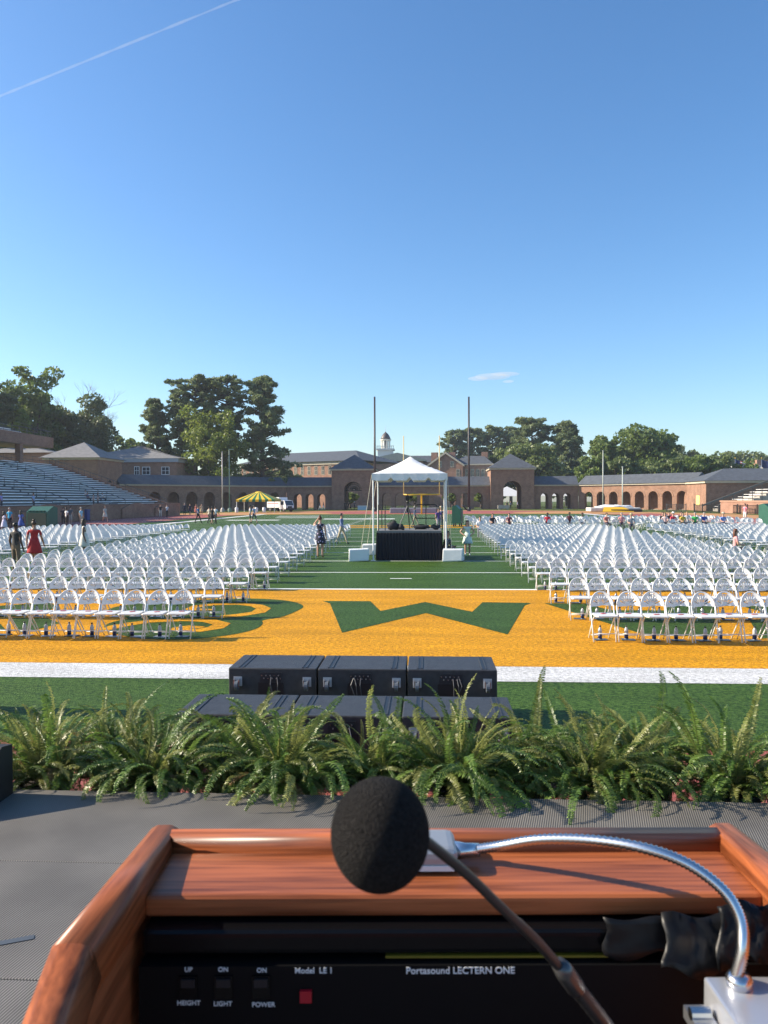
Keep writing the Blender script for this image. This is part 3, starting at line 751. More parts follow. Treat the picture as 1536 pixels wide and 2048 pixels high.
LEAF = {
    'oak': leaf_mat("oak_leaves", (.085, .135, .028), (.205, .27, .07), .45),
    'dark': leaf_mat("dark_leaves", (.075, .105, .040), (.19, .22, .09), .40),
    'lime': leaf_mat("lime_leaves", (.13, .18, .022), (.26, .31, .055), .45),
    'pale': leaf_mat("pale_leaves", (.10, .14, .036), (.19, .235, .075), .42),
    'pine': leaf_mat("pine_needles", (.115, .155, .065), (.26, .31, .13), .42, rough=.6),
}
def broad_tree(label, x, ytop, depth, wpx, base_y=None, kind='oak', seed=1, n=9000, leaf=.42, group=None, cz=None, name="broadleaf_tree", round_=1.0):
    rng = np.random.default_rng(seed); p = D(x, depth); H = ZT(x, ytop, depth); rx = wpx / 2 / F_PX * depth
    zb = base_y if base_y is not None else H * .22
    t = thing(name, label, "tree", (p.x, p.y, 0), 0, group)
    crz = (H - zb) / 2; ccz = (H + zb) / 2
    mb = MB(); rr = max(.25, H * .028)
    mb.tube([(0, 0, -.1), (.1, 0, H * .18), (0, .1, H * .4), (.2, 0, H * .72)], [rr * 1.4, rr, rr * .75, rr * .3], 8)
    nc = 70; cl = []
    while len(cl) < nc:
        d = rng.normal(size=3); d /= np.linalg.norm(d)
        f = rng.uniform(.35, .93)
        c = np.array([d[0] * rx * f, d[1] * rx * f, ccz + d[2] * crz * f * round_])
        cl.append((c, rng.uniform(.16, .30) * min(rx, crz * 1.2)))
    cl += [(np.array([rng.normal() * rx * .25, rng.normal() * rx * .25, H - min(rx, crz) * .24]), min(rx, crz) * .26)]
    for c, r_ in cl[:16]:
        z0 = H * rng.uniform(.18, .5)
        mb.tube([(0, 0, z0), tuple(c * .5 + np.array([0, 0, z0 * .5 + .2])), tuple(c)], [rr * .5, rr * .3, .04], 5)
    mb.obj("trunk", BARK, t, True)
    C = []; per = n // len(cl)
    for c, r_ in cl:
        d = rng.normal(size=(per, 3)); d /= np.linalg.norm(d, axis=1)[:, None]
        rad = r_ * rng.uniform(.45, 1.12, (per, 1)) ** .7
        q = c + d * rad * np.array([1.1, 1.1, .75]); C.append(q)
    V = leaf_cards(np.concatenate(C), leaf, rng)
    link("crown", quads_mesh("crown", V, LEAF[kind]), t)
    return t
def pine_tree(label, x, ytop, depth, wpx, low=.35, seed=1, n=7000, leaf=.5, group=None, lean=0, cone=False):
    rng = np.random.default_rng(seed); p = D(x, depth); H = ZT(x, ytop, depth); rx = wpx / 2 / F_PX * depth
    t = thing("pine_tree", label, "tree", (p.x, p.y, 0), 0, group)
    mb = MB(); rr = H * .017
    mb.tube([(0, 0, -.1), (lean * .2, 0, H * .3), (lean * .6, 0, H * .65), (lean, 0, H * .97)], [rr * 1.3, rr, rr * .7, rr * .2], 8)
    C = []; nb = 130 if cone else 92
    for i in range(nb):
        f = (i + .5) / nb; z = H * (low + (1 - low) * f ** .9)
        env = math.sin(math.pi * min(1, max(.0, (1 - f) * .8 + .16))) ** .7
        if cone: env = (1 - f) ** .55 * .95 + .12
        ln = rx * env * rng.uniform(.45, 1.05); a = rng.uniform(0, 2 * math.pi)
        tip = np.array([math.cos(a) * ln + lean * z / H, math.sin(a) * ln, min(H * .985, z + ln * rng.uniform(.0, .3))])
        mb.tube([(lean * z / H, 0, z - ln * .15), tuple((tip + np.array([lean * z / H, 0, z])) / 2 - np.array([0, 0, .2])), tuple(tip)], [rr * .32, rr * .2, .03], 4)
        for k in range(rng.integers(3, 7)):
            c = np.array([lean * z / H, 0, z]) + (tip - np.array([lean * z / H, 0, z])) * rng.uniform(.45, 1.05) + rng.normal(size=3) * np.array([.5, .5, .25]) * rx * .12
            m = int(n / nb / 4.8); d = rng.normal(size=(m, 3))
            d /= np.linalg.norm(d, axis=1)[:, None]
            C.append(c + d * rng.uniform(.4, 1.0, (m, 1)) * np.array([1.0, 1.0, .5]) * max(.5, rx * (.135 if cone else .115)))
    mb.obj("trunk", BARK, t, True)
    V = leaf_cards(np.concatenate(C), leaf, rng, 0.2, 1.5)
    link("crown", quads_mesh("crown", V, LEAF['pine']), t)
    return t
# left of the field
broad_tree("tall dark broadleaf tree at the back of the grandstand", 62, 728, 175, 150, 8, 'oak', 11, 15000, .36)
broad_tree("dark broadleaf tree at the far end of the upper deck", -25, 745, 160, 120, 8, 'dark', 12, 8000)
broad_tree("huge dense dark evergreen behind the pyramid-roofed block", 148, 783, 185, 178, 2, 'dark', 13, 24000, .36, round_=1.0)
broad_tree("small lime-green tree peeping over the upper deck parapet", 44, 820, 160, 42, 9, 'lime', 14, 2200, .35)
broad_tree("small round lime tree behind the grey hipped roof", 257, 870, 235, 72, 6, 'lime', 15, 3500)
for (x, yt, w, lo, sd_, le, lab) in ((322, 800, 95, .18, 21, -1.5, "slender pine with wispy low branches at the end of the pine row"), (392, 755, 130, .46, 22, 0, "tall full-topped pine behind the bright green tree"),
                                (448, 757, 112, .50, 23, 1, "tall bare-stemmed pine rising in the middle of the pine row"), (525, 755, 140, .12, 24, 0, "massive dark pine with branches down to the arcade roof"),
                                (362, 778, 70, .4, 25, 0, "thin pine squeezed behind the slender wispy pine")):
    pine_tree(lab, x, yt, 181 if sd_ != 24 else 179, w * .96, lo, sd_, 19000 if sd_ in (21, 24) else 12500, .32, "pines behind the shaded arcade", le, sd_ in (24, 21))
broad_tree("bright yellow-green deciduous tree in front of the pines", 430, 812, 173, 138, 2.5, 'lime', 31, 12000, .30)
for i, (x, yt, dp) in enumerate(((-260, 640, 100), (-400, 600, 88), (-560, 560, 76))):  # unseen trees added out of view so their shadows darken the left track
    broad_tree(["tall broadleaf tree just behind the grandstand press box", "tall broadleaf tree halfway along the back of the grandstand", "tall broadleaf tree at the near back of the grandstand"][i], x, yt, dp, 230, 6, 'oak', 130 + i, 6000, .5)
# bare dead trees
def bare_tree(label, x, ytop, depth, seed):
    rng = random.Random(seed); p = D(x, depth); H = ZT(x, ytop, depth)
    t = thing("bare_tree", label, "tree", (p.x, p.y, 0), 0, "leafless trees beside the dark evergreen"); mb = MB(); br = MB()
    mb.tube([(0, 0, 0), (.2, 0, H * .35), (0, .1, H * .6)], [.4, .3, .2], 6)
    def grow(p, d, ln, r_, lev):
        q = p + d * ln; br.tube([p, (p + q) / 2 + Vector((rng.gauss(0, .05), rng.gauss(0, .05), .04)) * ln, q], [r_, r_ * .8, r_ * .55], 4)
        if lev == 0: return
        for k in range(3):
            nd = (d + Vector((rng.gauss(0, .55), rng.gauss(0, .55), rng.uniform(-.05, .5)))).normalized()
            grow(q, nd, ln * rng.uniform(.6, .85), r_ * .55, lev - 1)
    for k in range(4):
        grow(Vector((0, .1, H * (.42 + .05 * k))), Vector((rng.gauss(0, .5), rng.gauss(0, .5), 1)).normalized(), H * .16, .16, 3)
    mb.obj("trunk", BARK_G, t); br.obj("branches", BARK_G, t)
bare_tree("bare grey-branched dead tree beyond the dark evergreen", 196, 770, 200, 3)
bare_tree("thinner bare grey dead tree against the sky beyond the evergreen", 164, 752, 215, 8)
# right of the cupola
for i, (x, yt, w) in enumerate(((908, 862, 56), (945, 858, 60), (985, 853, 64), (1022, 855, 50))):
    pine_tree(["pine at the end of the far row above the chimneys", "pine directly behind the thin black pole", "round-topped pine above the gabled house roof", "pine half hidden by the taller dark trees"][i],
              x, yt, 290, w, .45, 41 + i, 9000, .5, "far pines behind the gabled house")
pine_tree("broad dark pine towering over the gate tower roof", 1064, 838, 245, 100, .25, 51, 15000, .45, "dark pines above the gate tower")
pine_tree("dark full pine sloping down beside the big oak", 1133, 846, 240, 112, .1, 52, 18000, .45, "dark pines above the gate tower", 0, True)
broad_tree("wide mid-green tree spreading behind the gate tower", 1060, 882, 215, 150, 3, 'pale', 53, 10000, .46)
broad_tree("light green tree between the chimneys and the gate tower", 1002, 893, 222, 80, 3, 'pale', 54, 5000, .46)
broad_tree("big rounded oak standing behind the sunlit arcade", 1268, 849, 215, 165, 3, 'oak', 55, 14000, .48)
broad_tree("smaller oak leaning out beside the big rounded oak", 1208, 866, 212, 90, 2.5, 'oak', 56, 7000, .48)
broad_tree("dark oak on the far side of the big rounded oak", 1325, 866, 225, 85, 3, 'oak', 57, 6000, .48)
for i, (x, yt, w, k) in enumerate(((1185, 918, 70, 'oak'), (1235, 912, 80, 'pale'), (1290, 920, 90, 'pale'), (1350, 915, 80, 'pale'), (1400, 905, 90, 'oak'), (1445, 912, 80, 'pale'), (1490, 916, 70, 'oak'))):
    broad_tree(["rounded shrub-like tree right behind the start of the sunlit arcade", "pale tree behind the second roof hip of the arcade", "low pale tree under the big oak", "low pale tree beside the flagless white pole",
                "dark low tree left of the pavilion roof", "pale low tree over the pavilion roof ridge", "low tree behind the hanging flag"][i], x, yt, 190, w, 1.5, k, 60 + i, 4500, .42, "low trees lining the back of the arcade")
for i, (x, yt, w, k) in enumerate(((1368, 890, 70, 'pale'), (1425, 903, 80, 'oak'), (1475, 899, 100, 'pale'), (1520, 903, 110, 'pale'), (1590, 900, 110, 'oak'))):
    broad_tree(["pale tree fading beyond the big oak", "far dark tree between two pale tree tops", "pale far tree above the mansard roof", "far pale tree above the brick upper storey", "far tree beyond the mansard building"][i],
               x, yt, 330, w, 3, k, 80 + i, 4000, .75, "distant trees on the horizon")
for i, (x, dpt) in enumerate(((700, 192), (830, 200), (905, 205), (962, 196), (990, 215))):
    broad_tree(["young tree seen through the arch with tracery", "young tree behind the arcade beside the white tent pole", "young tree behind the arcade near the thin black pole", "bright young tree seen in the last arch before the gate tower", "young tree by the marquees behind the gate arch"][i],
               x, 985, dpt, 40, 1.6, 'lime', 90 + i, 1500, .3, "young trees behind the arcade")
for i, (x, yt, w) in enumerate(((560, 935, 90), (-120, 800, 170), (1640, 900, 140))):
    broad_tree(["dark bush-like tree behind the pine trunks", "dark tree beyond the press box", "pale tree past the flag building"][i], x, yt, 205, w, 2, 'dark' if i < 2 else 'pale', 95 + i, 4500, .45)
# ------------------------------------------------------------------ folding chairs (origin: floor between the front feet, facing -Y)
def back_mesh(nt=31, slots=True, nr=5):
    """fan-back panel: half-round shell with radial slots and a hand hole"""
    bm = bmesh.new()
    rows = [0.03, 0.06, 0.178, 0.19, 0.21, 0.225] if slots else [0.03, 0.14, 0.225]
    grid = []
    for i in range(nt):
        a = math.pi * i / (nt - 1); row = []
        if slots: a = R(18 * (i // 3) + (0, 5, 13)[i % 3])
        for r_ in rows:
            x = -math.cos(a) * r_ * 0.845; zz = math.sin(a) * r_ * 1.0
            if i in (0, nt - 1): zz = -0.015 if i == 0 or not slots else zz
            y = 0.085 * (1 - (x / .19) ** 2) + 0.05 * zz
            row.append(bm.verts.new((x, y + .085, 0.57 + zz)))
        grid.append(row)
    for i in range(nt - 1):
        for j in range(len(rows) - 1):
            if slots:
                if 2 <= i <= nt - 4 and i % 3 == 1 and j == 1: continue
                if nt // 2 - 3 <= i <= nt // 2 + 2 and j == 3: continue
            bm.faces.new((grid[i][j], grid[i + 1][j], grid[i + 1][j + 1], grid[i][j + 1]))
    # bottom fill of the shell
    low = [grid[i][0] for i in range(nt)]
    bm.faces.new(low)
    bmesh.ops.recalc_face_normals(bm, faces=bm.faces)
    bmesh.ops.solidify(bm, geom=bm.faces[:], thickness=0.012)
    bmesh.ops.triangulate(bm, faces=[f for f in bm.faces if len(f.verts) > 4])
    me = bpy.data.meshes.new("backrest"); bm.to_mesh(me); bm.free(); me.materials.append(WHITE_P)
    me.polygons.foreach_set("use_smooth", [False] * len(me.polygons))
    return me
def rim_pts(n=13):
    out = []
    for i in range(n):
        a = math.pi * i / (n - 1); x = -math.cos(a) * .228 * .845; zz = math.sin(a) * .228
        y = 0.085 * (1 - (x / .19) ** 2) + .05 * zz
        out.append((x, y + .085, .57 + zz))
    return out
def side_leg(mb, s, n=6, r_=.0115):
    mb.tube([(s * .184, -.10, .0), (s * .188, -.005, .30), (s * .192, .082, .575)], r_, n)
def rear_leg(mb, s, n=6, r_=.0105):
    mb.tube([(s * .172, -.10, .43), (s * .170, -.02, .375), (s * .168, .16, .16), (s * .165, .28, .0)], r_, n)
def seat_mesh(hi=True):
    mb = MB(); pts = [(-.185, -.20), (-.15, -.235), (.15, -.235), (.185, -.20), (.175, .09), (.13, .125), (-.13, .125), (-.175, .09)]
    mb.prism([(x, y - .02, .425 + (.008 if y > 0 else 0)) for x, y in pts], (0, 0, .024))
    me = mb.mesh("seat", WHITE_P)
    if hi:
        bm = bmesh.new(); bm.from_mesh(me); bmesh.ops.bevel(bm, geom=[e for e in bm.edges if abs(e.verts[0].co.z - e.verts[1].co.z) < .012], offset=.008, segments=2, affect='EDGES'); bm.to_mesh(me); bm.free()
    return me
def chair_parts():
    P = [("backrest", back_mesh()), ("back_rim", MB().tube(rim_pts(), .011, 6).mesh("back_rim", WHITE_P, True)), ("seat", seat_mesh())]
    for s in (-1, 1):
        mb = MB(); side_leg(mb, s); P.append(("front_leg", mb.mesh("front_leg", WHITE_M, True)))
    for s in (-1, 1):
        mb = MB(); rear_leg(mb, s); P.append(("rear_leg", mb.mesh("rear_leg", WHITE_M, True)))
    mb = MB(); mb.tube([(-.184, -.06, .13), (.184, -.06, .13)], .008, 6); P.append(("front_stretcher", mb.mesh("front_stretcher", WHITE_M, True)))
    mb = MB(); mb.tube([(-.166, .235, .06), (.166, .235, .06)], .008, 6); P.append(("rear_stretcher", mb.mesh("rear_stretcher", WHITE_M, True)))
    return P
CH = chair_parts()
def join_meshes(name, meshes, mats):
    bm = bmesh.new()
    for i, me in enumerate(meshes): bm.from_mesh(me)
    me = bpy.data.meshes.new(name); bm.to_mesh(me); bm.free(); me.materials.append(mats); return me
CH_MID = join_meshes("folding_chair", [m for _, m in CH], WHITE_P)
def chair_low():
    mb = MB()
    for s in (-1, 1): side_leg(mb, s, 3, .013); mb.tube([(s * .172, -.10, .43), (s * .165, .28, .0)], .012, 3)
    mb.tube([(-.184, -.06, .13), (.184, -.06, .13)], .009, 3); mb.tube(rim_pts(7), .012, 3)
    return join_meshes("chair_low", [back_mesh(13, False), seat_mesh(False), mb.mesh("t", WHITE_M)], WHITE_P)
CH_LOW = chair_low()
lowV = np.array([v.co[:] for v in CH_LOW.vertices]); lowF = [tuple(p.vertices) for p in CH_LOW.polygons]

ROWS = [12.86, 15.1, 17.45, 19.95] + [19.95 + 1.75 * k for k in range(1, 17)]
PITCH_X = .4035
spots = []
def in_frame(x, y, z=.4):
    v = Vector((x, y, 0)) - Vector((CAM.x, CAM.y, 0)); d = v.dot(FW); u = v.dot(RT) / d * F_PX + 768
    return -20 < u < 1556
for ri, ry in enumerate(ROWS):
    for side in (-1, 1):
        for c in range(19):
            x = side * ((3.68 + .012 * (ry - 12.9) if side > 0 else 3.42 + .022 * (ry - 12.9)) + c * PITCH_X)
            spots.append((x, ry, side, ri, 'inner', c))
        if ry > 19:
            for c in range(23):
                spots.append((side * (14.5 + c * PITCH_X), ry + .25, side, ri, 'outer', c))
for k in range(7):
    for c in range(46):
        if rnd.random() < .78: spots.append((4.6 + c * .48 + rnd.uniform(-.15, .15), 58 + 2.3 * k + rnd.uniform(-.6, .6), 1, k, 'far', c))
cand = []
for (x, y, side, ri, bl, ci) in spots:
    vis = in_frame(x, y)
    cand.append((0 if vis else 1, y if bl != 'far' else y + 5, x, y, side, ri, bl, ci))
cand.sort()
ordw = ["front", "second", "third", "fourth", "fifth", "sixth", "seventh", "eighth", "ninth", "tenth", "eleventh", "twelfth", "thirteenth", "fourteenth", "fifteenth", "sixteenth", "seventeenth", "eighteenth", "nineteenth", "twentieth"]
ordc = ["first"] + ordw[1:] + ["twenty-first", "twenty-second", "twenty-third"]
stuffV = []; nind = 0
CHAIRS = []
for (v, _, x, y, side, ri, bl, ci) in cand:
    rz = rnd.gauss(0, .032) if bl != 'far' else rnd.gauss(0, .3)
    jx, jy = rnd.gauss(0, .008), rnd.gauss(0, .024)
    CHAIRS.append((x + jx, y + jy, side, ri, bl, v, ci))
    if v == 0 and nind < 300 and bl != 'far':
        nind += 1
        sname = ("grandstand" if side < 0 else "pavilion") + ("-side outer block" if bl == 'outer' else "-side block")
        lab = f"white folding chair, {ordw[ri]} row of the {sname}, {ordc[ci]} from the aisle"
        gr = f"{ordw[ri]} row of folding chairs, {sname}"
        if ri < 4:
            t = thing("folding_chair", lab, "chair", (x + jx, y + jy, 0.004), rz, gr)
            for nm, me in CH: link(nm, me, t)
        else:
            o = link("folding_chair", CH_MID, None, (x + jx, y + jy, .004), rz); tag(o, lab, "chair", gr)
    else:
        c, s = math.cos(rz), math.sin(rz)
        Vx = lowV.copy(); Vx[:, 0] = lowV[:, 0] * c - lowV[:, 1] * s + x + jx; Vx[:, 1] = lowV[:, 0] * s + lowV[:, 1] * c + y + jy; Vx[:, 2] += .004
        stuffV.append(Vx)
nb = len(lowV); allV = np.concatenate(stuffV); allF = []
for i in range(len(stuffV)): allF += [tuple(k + i * nb for k in f) for f in lowF]
me = bpy.data.meshes.new("folding_chairs"); me.from_pydata(allV.tolist(), [], allF); me.materials.append(WHITE_P)
o = link("folding_chairs", me); tag(o, "mass of white folding chairs filling the field behind the nearer rows", "chairs"); o["kind"] = "stuff"

# bottles, booklets and red cards with the front rows
BOT = mat("clear_bottle", (.42, .45, .50), .12, spec=.7); LAB = mat("navy_bottle_label", (.012, .022, .09), .35); CAP = mat("black_bottle_cap", (.015, .015, .02), .4)
b_body = MB().lathe([(.030, .0), (.033, .006), (.033, .15), (.026, .175), (.014, .195), (.013, .205)], n=12).mesh("body", BOT, True)
b_lab = MB().lathe([(.0336, .012), (.0336, .092)], n=12).mesh("label_band", LAB, True)
b_cap = MB().lathe([(.016, .2055), (.016, .228)], n=10).mesh("cap", CAP, True)
BOOK = mat("navy_booklet", (.035, .075, .115), .35); BOOKW = mat("pale_booklet", (.45, .47, .5), .4)
bk = MB().box((-.11, -.075, 0), (.11, .075, .008)).mesh("programme_booklet", BOOK)
bkw = MB().box((-.11, -.075, 0), (.11, .075, .008)).mesh("programme_booklet", BOOKW)
rc = MB().box((-.045, -.022, 0), (.045, .022, .004)).mesh("red_card", mat("red_paper", (.55, .05, .06), .6))
for (x, y, side, ri, bl, v, ci) in CHAIRS:
    if bl != 'inner' or v or ri > 3: continue
    sname = "grandstand-side block" if side < 0 else "pavilion-side block"
    bx = x + rnd.uniform(-.07, .09); by = y + .12 + rnd.uniform(-.03, .05)
    t = thing("water_bottle", f"water bottle under the {ordc[ci]} chair from the aisle, {ordw[ri]} row, {sname}", "bottle", (bx, by, .013), 0, f"bottles under the {ordw[ri]} row, {sname}")
    link("body", b_body, t); link("label_band", b_lab, t); link("cap", b_cap, t)
    o = link("programme_booklet", bk if side > 0 else (bkw if rnd.random() < .6 else bk), None, (x + rnd.uniform(-.04, .05), y + .13 + rnd.uniform(-.02, .02), .0045), rnd.gauss(0, .15))
    tag(o, f"flat booklet under the {ordc[ci]} chair from the aisle, {ordw[ri]} row, {sname}", "booklet", f"booklets under the {ordw[ri]} row, {sname}")
    if ri == 0:
        o = link("red_card", rc, None, (x + rnd.uniform(-.03, .03), y - .03 + rnd.uniform(-.03, .03), .462), rnd.gauss(0, .3)); tag(o, f"red card on the {ordc[ci]} front-row seat from the aisle, {sname}", "card", f"red cards on the front row, {sname}")

# ------------------------------------------------------------------ speaker cases in front of the stage
CHROME = mat("chrome", (.66, .65, .64), .24, metal=1.0)
RUBBER = mat("grey_caster_rubber", (.10, .12, .14), .6)
def sub_case(label, x0, x1, y0, y1, h, seed):
    w = x1 - x0; d = y1 - y0
    t = thing("speaker_case", label, "speaker", ((x0 + x1) / 2, y0, 0), 0)
    b = MB().box((-w/2, 0, 0.0), (w/2, d, h)).obj("cabinet", BLACK_TEX, t); bevel(b, .012, 2)
    for s in (-1, 1):                       # skid strips along the top
        xx = s * (w/2 - .13)
        for k in (-1, 1): 
            q = MB().box((xx + k * .022 - .006, .03, h - .002), (xx + k * .022 + .006, d - .03, h + .007)).obj("skid_strip", BLACK_TEX, t)
        MB().box((xx - .016, .04, h - .001), (xx + .016, d - .04, h + .002)).obj("skid_channel", BLACK_P, t)
    for s in (-1, 1):                       # casters on the rear face
        xx = s * (w/2 - .10)
        pl = MB().box((xx - .045, -.008, h - .19), (xx + .045, -.0005, h - .09)).obj("caster_plate", mat("zinc_plate", (.50, .50, .50), .45, metal=.2), t)
        MB().tube([(xx - .018, -.06, h - .17), (xx + .018, -.06, h - .17)], .05, 14).obj("caster_wheel", RUBBER, pl)
        MB().tube([(xx - .021, -.06, h - .17), (xx + .021, -.06, h - .17)], .018, 8).obj("caster_hub", CHROME, pl)
        for k in (-1, 1): MB().box((xx + k * .025 - .003, -.075, h - .18), (xx + k * .025 + .003, -.006, h - .11)).obj("caster_fork", CHROME, pl)
    p = MB().box((-.13, -.006, h - .145), (.10, -.0005, h - .045)).obj("connector_panel", mat("panel_black", (.025, .027, .03), .4), t)
    MB().box((-.15, -.004, .05), (.12, -.0003, h - .15)).obj("amplifier_recess", BLACK_P, t)
    rg = random.Random(seed)
    for k in range(10):
        MB().tube([(-.11 + .022 * k, -.007, h - .075 - .03 * (k % 2)), (-.11 + .022 * k, -.016, h - .075 - .03 * (k % 2))], .007, 8).obj("socket", STEEL if k % 3 else CHROME, p)
    for k in range(3):
        xx = rg.uniform(-.1, .08)
        MB().tube([(xx, -.012, h - .09), (xx + rg.uniform(-.03, .03), -.05, h - .16), (xx + rg.uniform(-.06, .06), -.03, h - .36), (xx + rg.uniform(-.1, .1), -.03, .02)], .005, 6).obj("cable", mat("grey_cable", (.07, .07, .075), .5), p)
    for s in (-1, 1):
        MB().box((s * w/2 - .03, -.004, h - .05), (s * w/2 + .03, .04, h + .004)).obj("corner_cap", BLACK_P, t) if False else None
    return t
bx = [-1.335, -.385, .555, 1.50]
for i, lab in enumerate(("black speaker case at the grandstand end of the farther row", "middle black speaker case of the farther row", "black speaker case at the pavilion end of the farther row")):
    sub_case(lab + ", casters facing the stage", bx[i] + .008, bx[i + 1] - .008, 8.0, 8.69, .583, i)
for i, lab in enumerate(("black speaker case at the grandstand end of the row just beyond the ferns", "middle black speaker case of the row just beyond the ferns", "black speaker case at the pavilion end of the row just beyond the ferns")):
    sub_case(lab, -1.32 + i * .94, -.395 + i * .94, 6.26, 6.92, .583, 9 + i)
# a tall loudspeaker outside the picture whose shadow crosses the turf, and a wedge monitor on the stage lip
t = thing("column_loudspeaker", "tall slim black column loudspeaker on the turf beside the speaker cases", "speaker", (-4.75, 8.42, 0))
MB().box((-.13, -.14, 0), (.13, .14, 1.28)).obj("cabinet", BLACK_TEX, t); MB().box((-.115, .141, .05), (.115, .15, 1.23)).obj("grille", BLACK_P, t)
wq = D(-84, 4.55)
t = thing("wedge_monitor", "black wedge monitor speaker on the front lip of the stage", "speaker", (wq.x, 4.32, STZ), 0)
MB().prism([(-.25, -.2, 0), (-.25, .2, 0), (-.25, .2, .30), (-.25, .08, .32), (-.25, -.2, .08)], (.5, 0, 0)).obj("cabinet", mat("monitor_black", (.012, .012, .013), .6), t)
MB().prism([(-.22, -.19, .095), (-.22, .07, .322), (-.22, .065, .328), (-.22, -.195, .101)], (.44, 0, 0)).obj("grille", BLACK_P, t)

# ------------------------------------------------------------------ camera platform under the white tent
TX0, TX1, TY0, TY1 = -1.32, 1.56, 29.35, 32.35
CANVAS = mat("white_tent_canvas", (.78, .78, .77), .55, var=.03, scale=2, bump=.5, bscale=2.5)
t = thing("frame_tent", "white peaked frame tent with scalloped valance over the camera platform", "tent", ((TX0 + TX1) / 2, (TY0 + TY1) / 2, 0))
hx, hy = (TX1 - TX0) / 2, (TY1 - TY0) / 2
mb = MB(); n = 14; ze, zp = 3.33, 4.06
rgt = random.Random(4)
V = []; 
for j in range(n + 1):
    for i in range(n + 1):
        a, b = i / n * 2 - 1, j / n * 2 - 1; k = max(abs(a), abs(b))
        z = zp - (zp - ze) * k ** .93 - .05 * math.sin(math.pi * k) + (rgt.uniform(-.018, .018) if .05 < k < .99 else 0)
        V.append((a * hx, b * hy, z))
mb.add(V, [(j*(n+1)+i, j*(n+1)+i+1, (j+1)*(n+1)+i+1, (j+1)*(n+1)+i) for j in range(n) for i in range(n)])
mb.obj("canopy", CANVAS, t, True)
def valance(x0, y0, x1, y1, nsc=4):
    mb = MB(); m = 48
    for i in range(m):
        def zz(f): 
            s = abs(((f * nsc + .5) % 1) - .5) * 2
            return ze - .27 + (.12 * max(0, 1 - s * 3.2) ** .7 if .02 < f < .98 else 0)
        a, b = i / m, (i + 1) / m
        P = lambda f, z: (x0 + (x1 - x0) * f, y0 + (y1 - y0) * f + .012 * math.sin(f * 40), z)
        mb.add([P(a, zz(a)), P(b, zz(b)), P(b, ze + .005), P(a, ze + .005)], [(0, 1, 2, 3)])
    mb.obj("valance", CANVAS, t)
valance(-hx, -hy, hx, -hy); valance(-hx, hy, hx, hy); valance(-hx, -hy, -hx, hy); valance(hx, -hy, hx, hy)
for sx in (-1, 1):
    for sy in (-1, 1):
        lg = MB().tube([(sx * (hx - .05), sy * (hy - .05), 0), (sx * (hx - .05), sy * (hy - .05), ze - .02)], .03, 10).obj("leg", WHITE_M, t)
        MB().box((sx * (hx - .05) - .09, sy * (hy - .05) - .09, 0), (sx * (hx - .05) + .09, sy * (hy - .05) + .09, .012)).obj("foot_plate", STEEL, lg)
for sx in (-1, 1): MB().tube([(sx * (hx - .05), -hy + .05, ze - .05), (sx * (hx - .05), hy - .05, ze - .05)], .025, 8).obj("eave_rail", WHITE_M, t)
for sy in (-1, 1): MB().tube([(-hx + .05, sy * (hy - .05), ze - .05), (hx - .05, sy * (hy - .05), ze - .05)], .025, 8).obj("eave_rail", WHITE_M, t)
ROPE = mat("pale_rope", (.55, .50, .38), .9)
for sx in (-1, 1):
    for sy in (-1, 1):
        MB().tube([(sx * hx, sy * hy, ze - .05), (sx * (hx + (.45 if sx < 0 else .16)), sy * (hy + .1), .25)], .009, 5).obj("guy_rope", ROPE, t)
def ballast(label, x, y, rz, s=1):
    t = thing("tent_weight", label, "weight", (x, y, 0), rz)
    b = MB().box((-.38 * s, -.28, 0), (.38 * s, .28, .46)).obj("cover", CANVAS, t); bevel(b, .04, 2)
    me = b.data
    for v in me.vertices: v.co += Vector((math.sin(v.co.z * 9 + v.co.y * 5), math.cos(v.co.x * 7), math.sin(v.co.x * 6))) * .015
    MB().box((-.39 * s, -.02, .1), (.39 * s, .02, .475)).obj("strap", WHITE_M, t)
ballast("white cloth-covered tent weight at the grandstand-side front corner of the platform", TX0 - .5, TY0 - .02, .1)
ballast("white cloth-covered tent weight behind the other one at the grandstand-side rear corner", TX0 - .3, TY1 + .1, -.1, .8)
ballast("white cloth-covered tent weight before the woman in polka dots", TX1 + .22, TY0 - .05, -.15)
px0, px1, py0, py1, PZ = -1.14, 1.34, 29.55, 32.0, 1.14
t = thing("camera_platform", "raised camera platform with pleated black skirt", "platform", ((px0 + px1) / 2, py0, 0))
w = px1 - px0; d = py1 - py0
MB().box((-w/2, 0, PZ - .08), (w/2, d, PZ)).obj("deck", mat("grey_deck", (.16, .16, .165), .7), t)
SK = mat("black_skirt", (.008, .008, .014), .9)
def skirt(a, b):
    a = Vector(a); b = Vector(b); m = 110; u = (b - a); nrm = Vector((u.y, -u.x, 0)).normalized(); mb = MB(); rg = random.Random(3)
    ph = 0; top = []; bot = []
    for i in range(m + 1):
        p = a + u * i / m; ph += rg.uniform(.7, 1.6); o_ = math.sin(ph) * .022
        top.append((p + nrm * (.02 + o_ * .4)) + Vector((0, 0, PZ - .085))); bot.append(p + nrm * (.035 + o_ * 1.4) + Vector((0, 0, .02)))
    for i in range(m): mb.add([top[i], top[i + 1], bot[i + 1], bot[i]], [(0, 1, 2, 3)])
    mb.obj("skirt", SK, t, True)
skirt((-w/2, 0, 0), (w/2, 0, 0)); skirt((w/2, 0, 0), (w/2, d, 0)); skirt((-w/2, d, 0), (-w/2, 0, 0)); skirt((w/2, d, 0), (-w/2, d, 0))
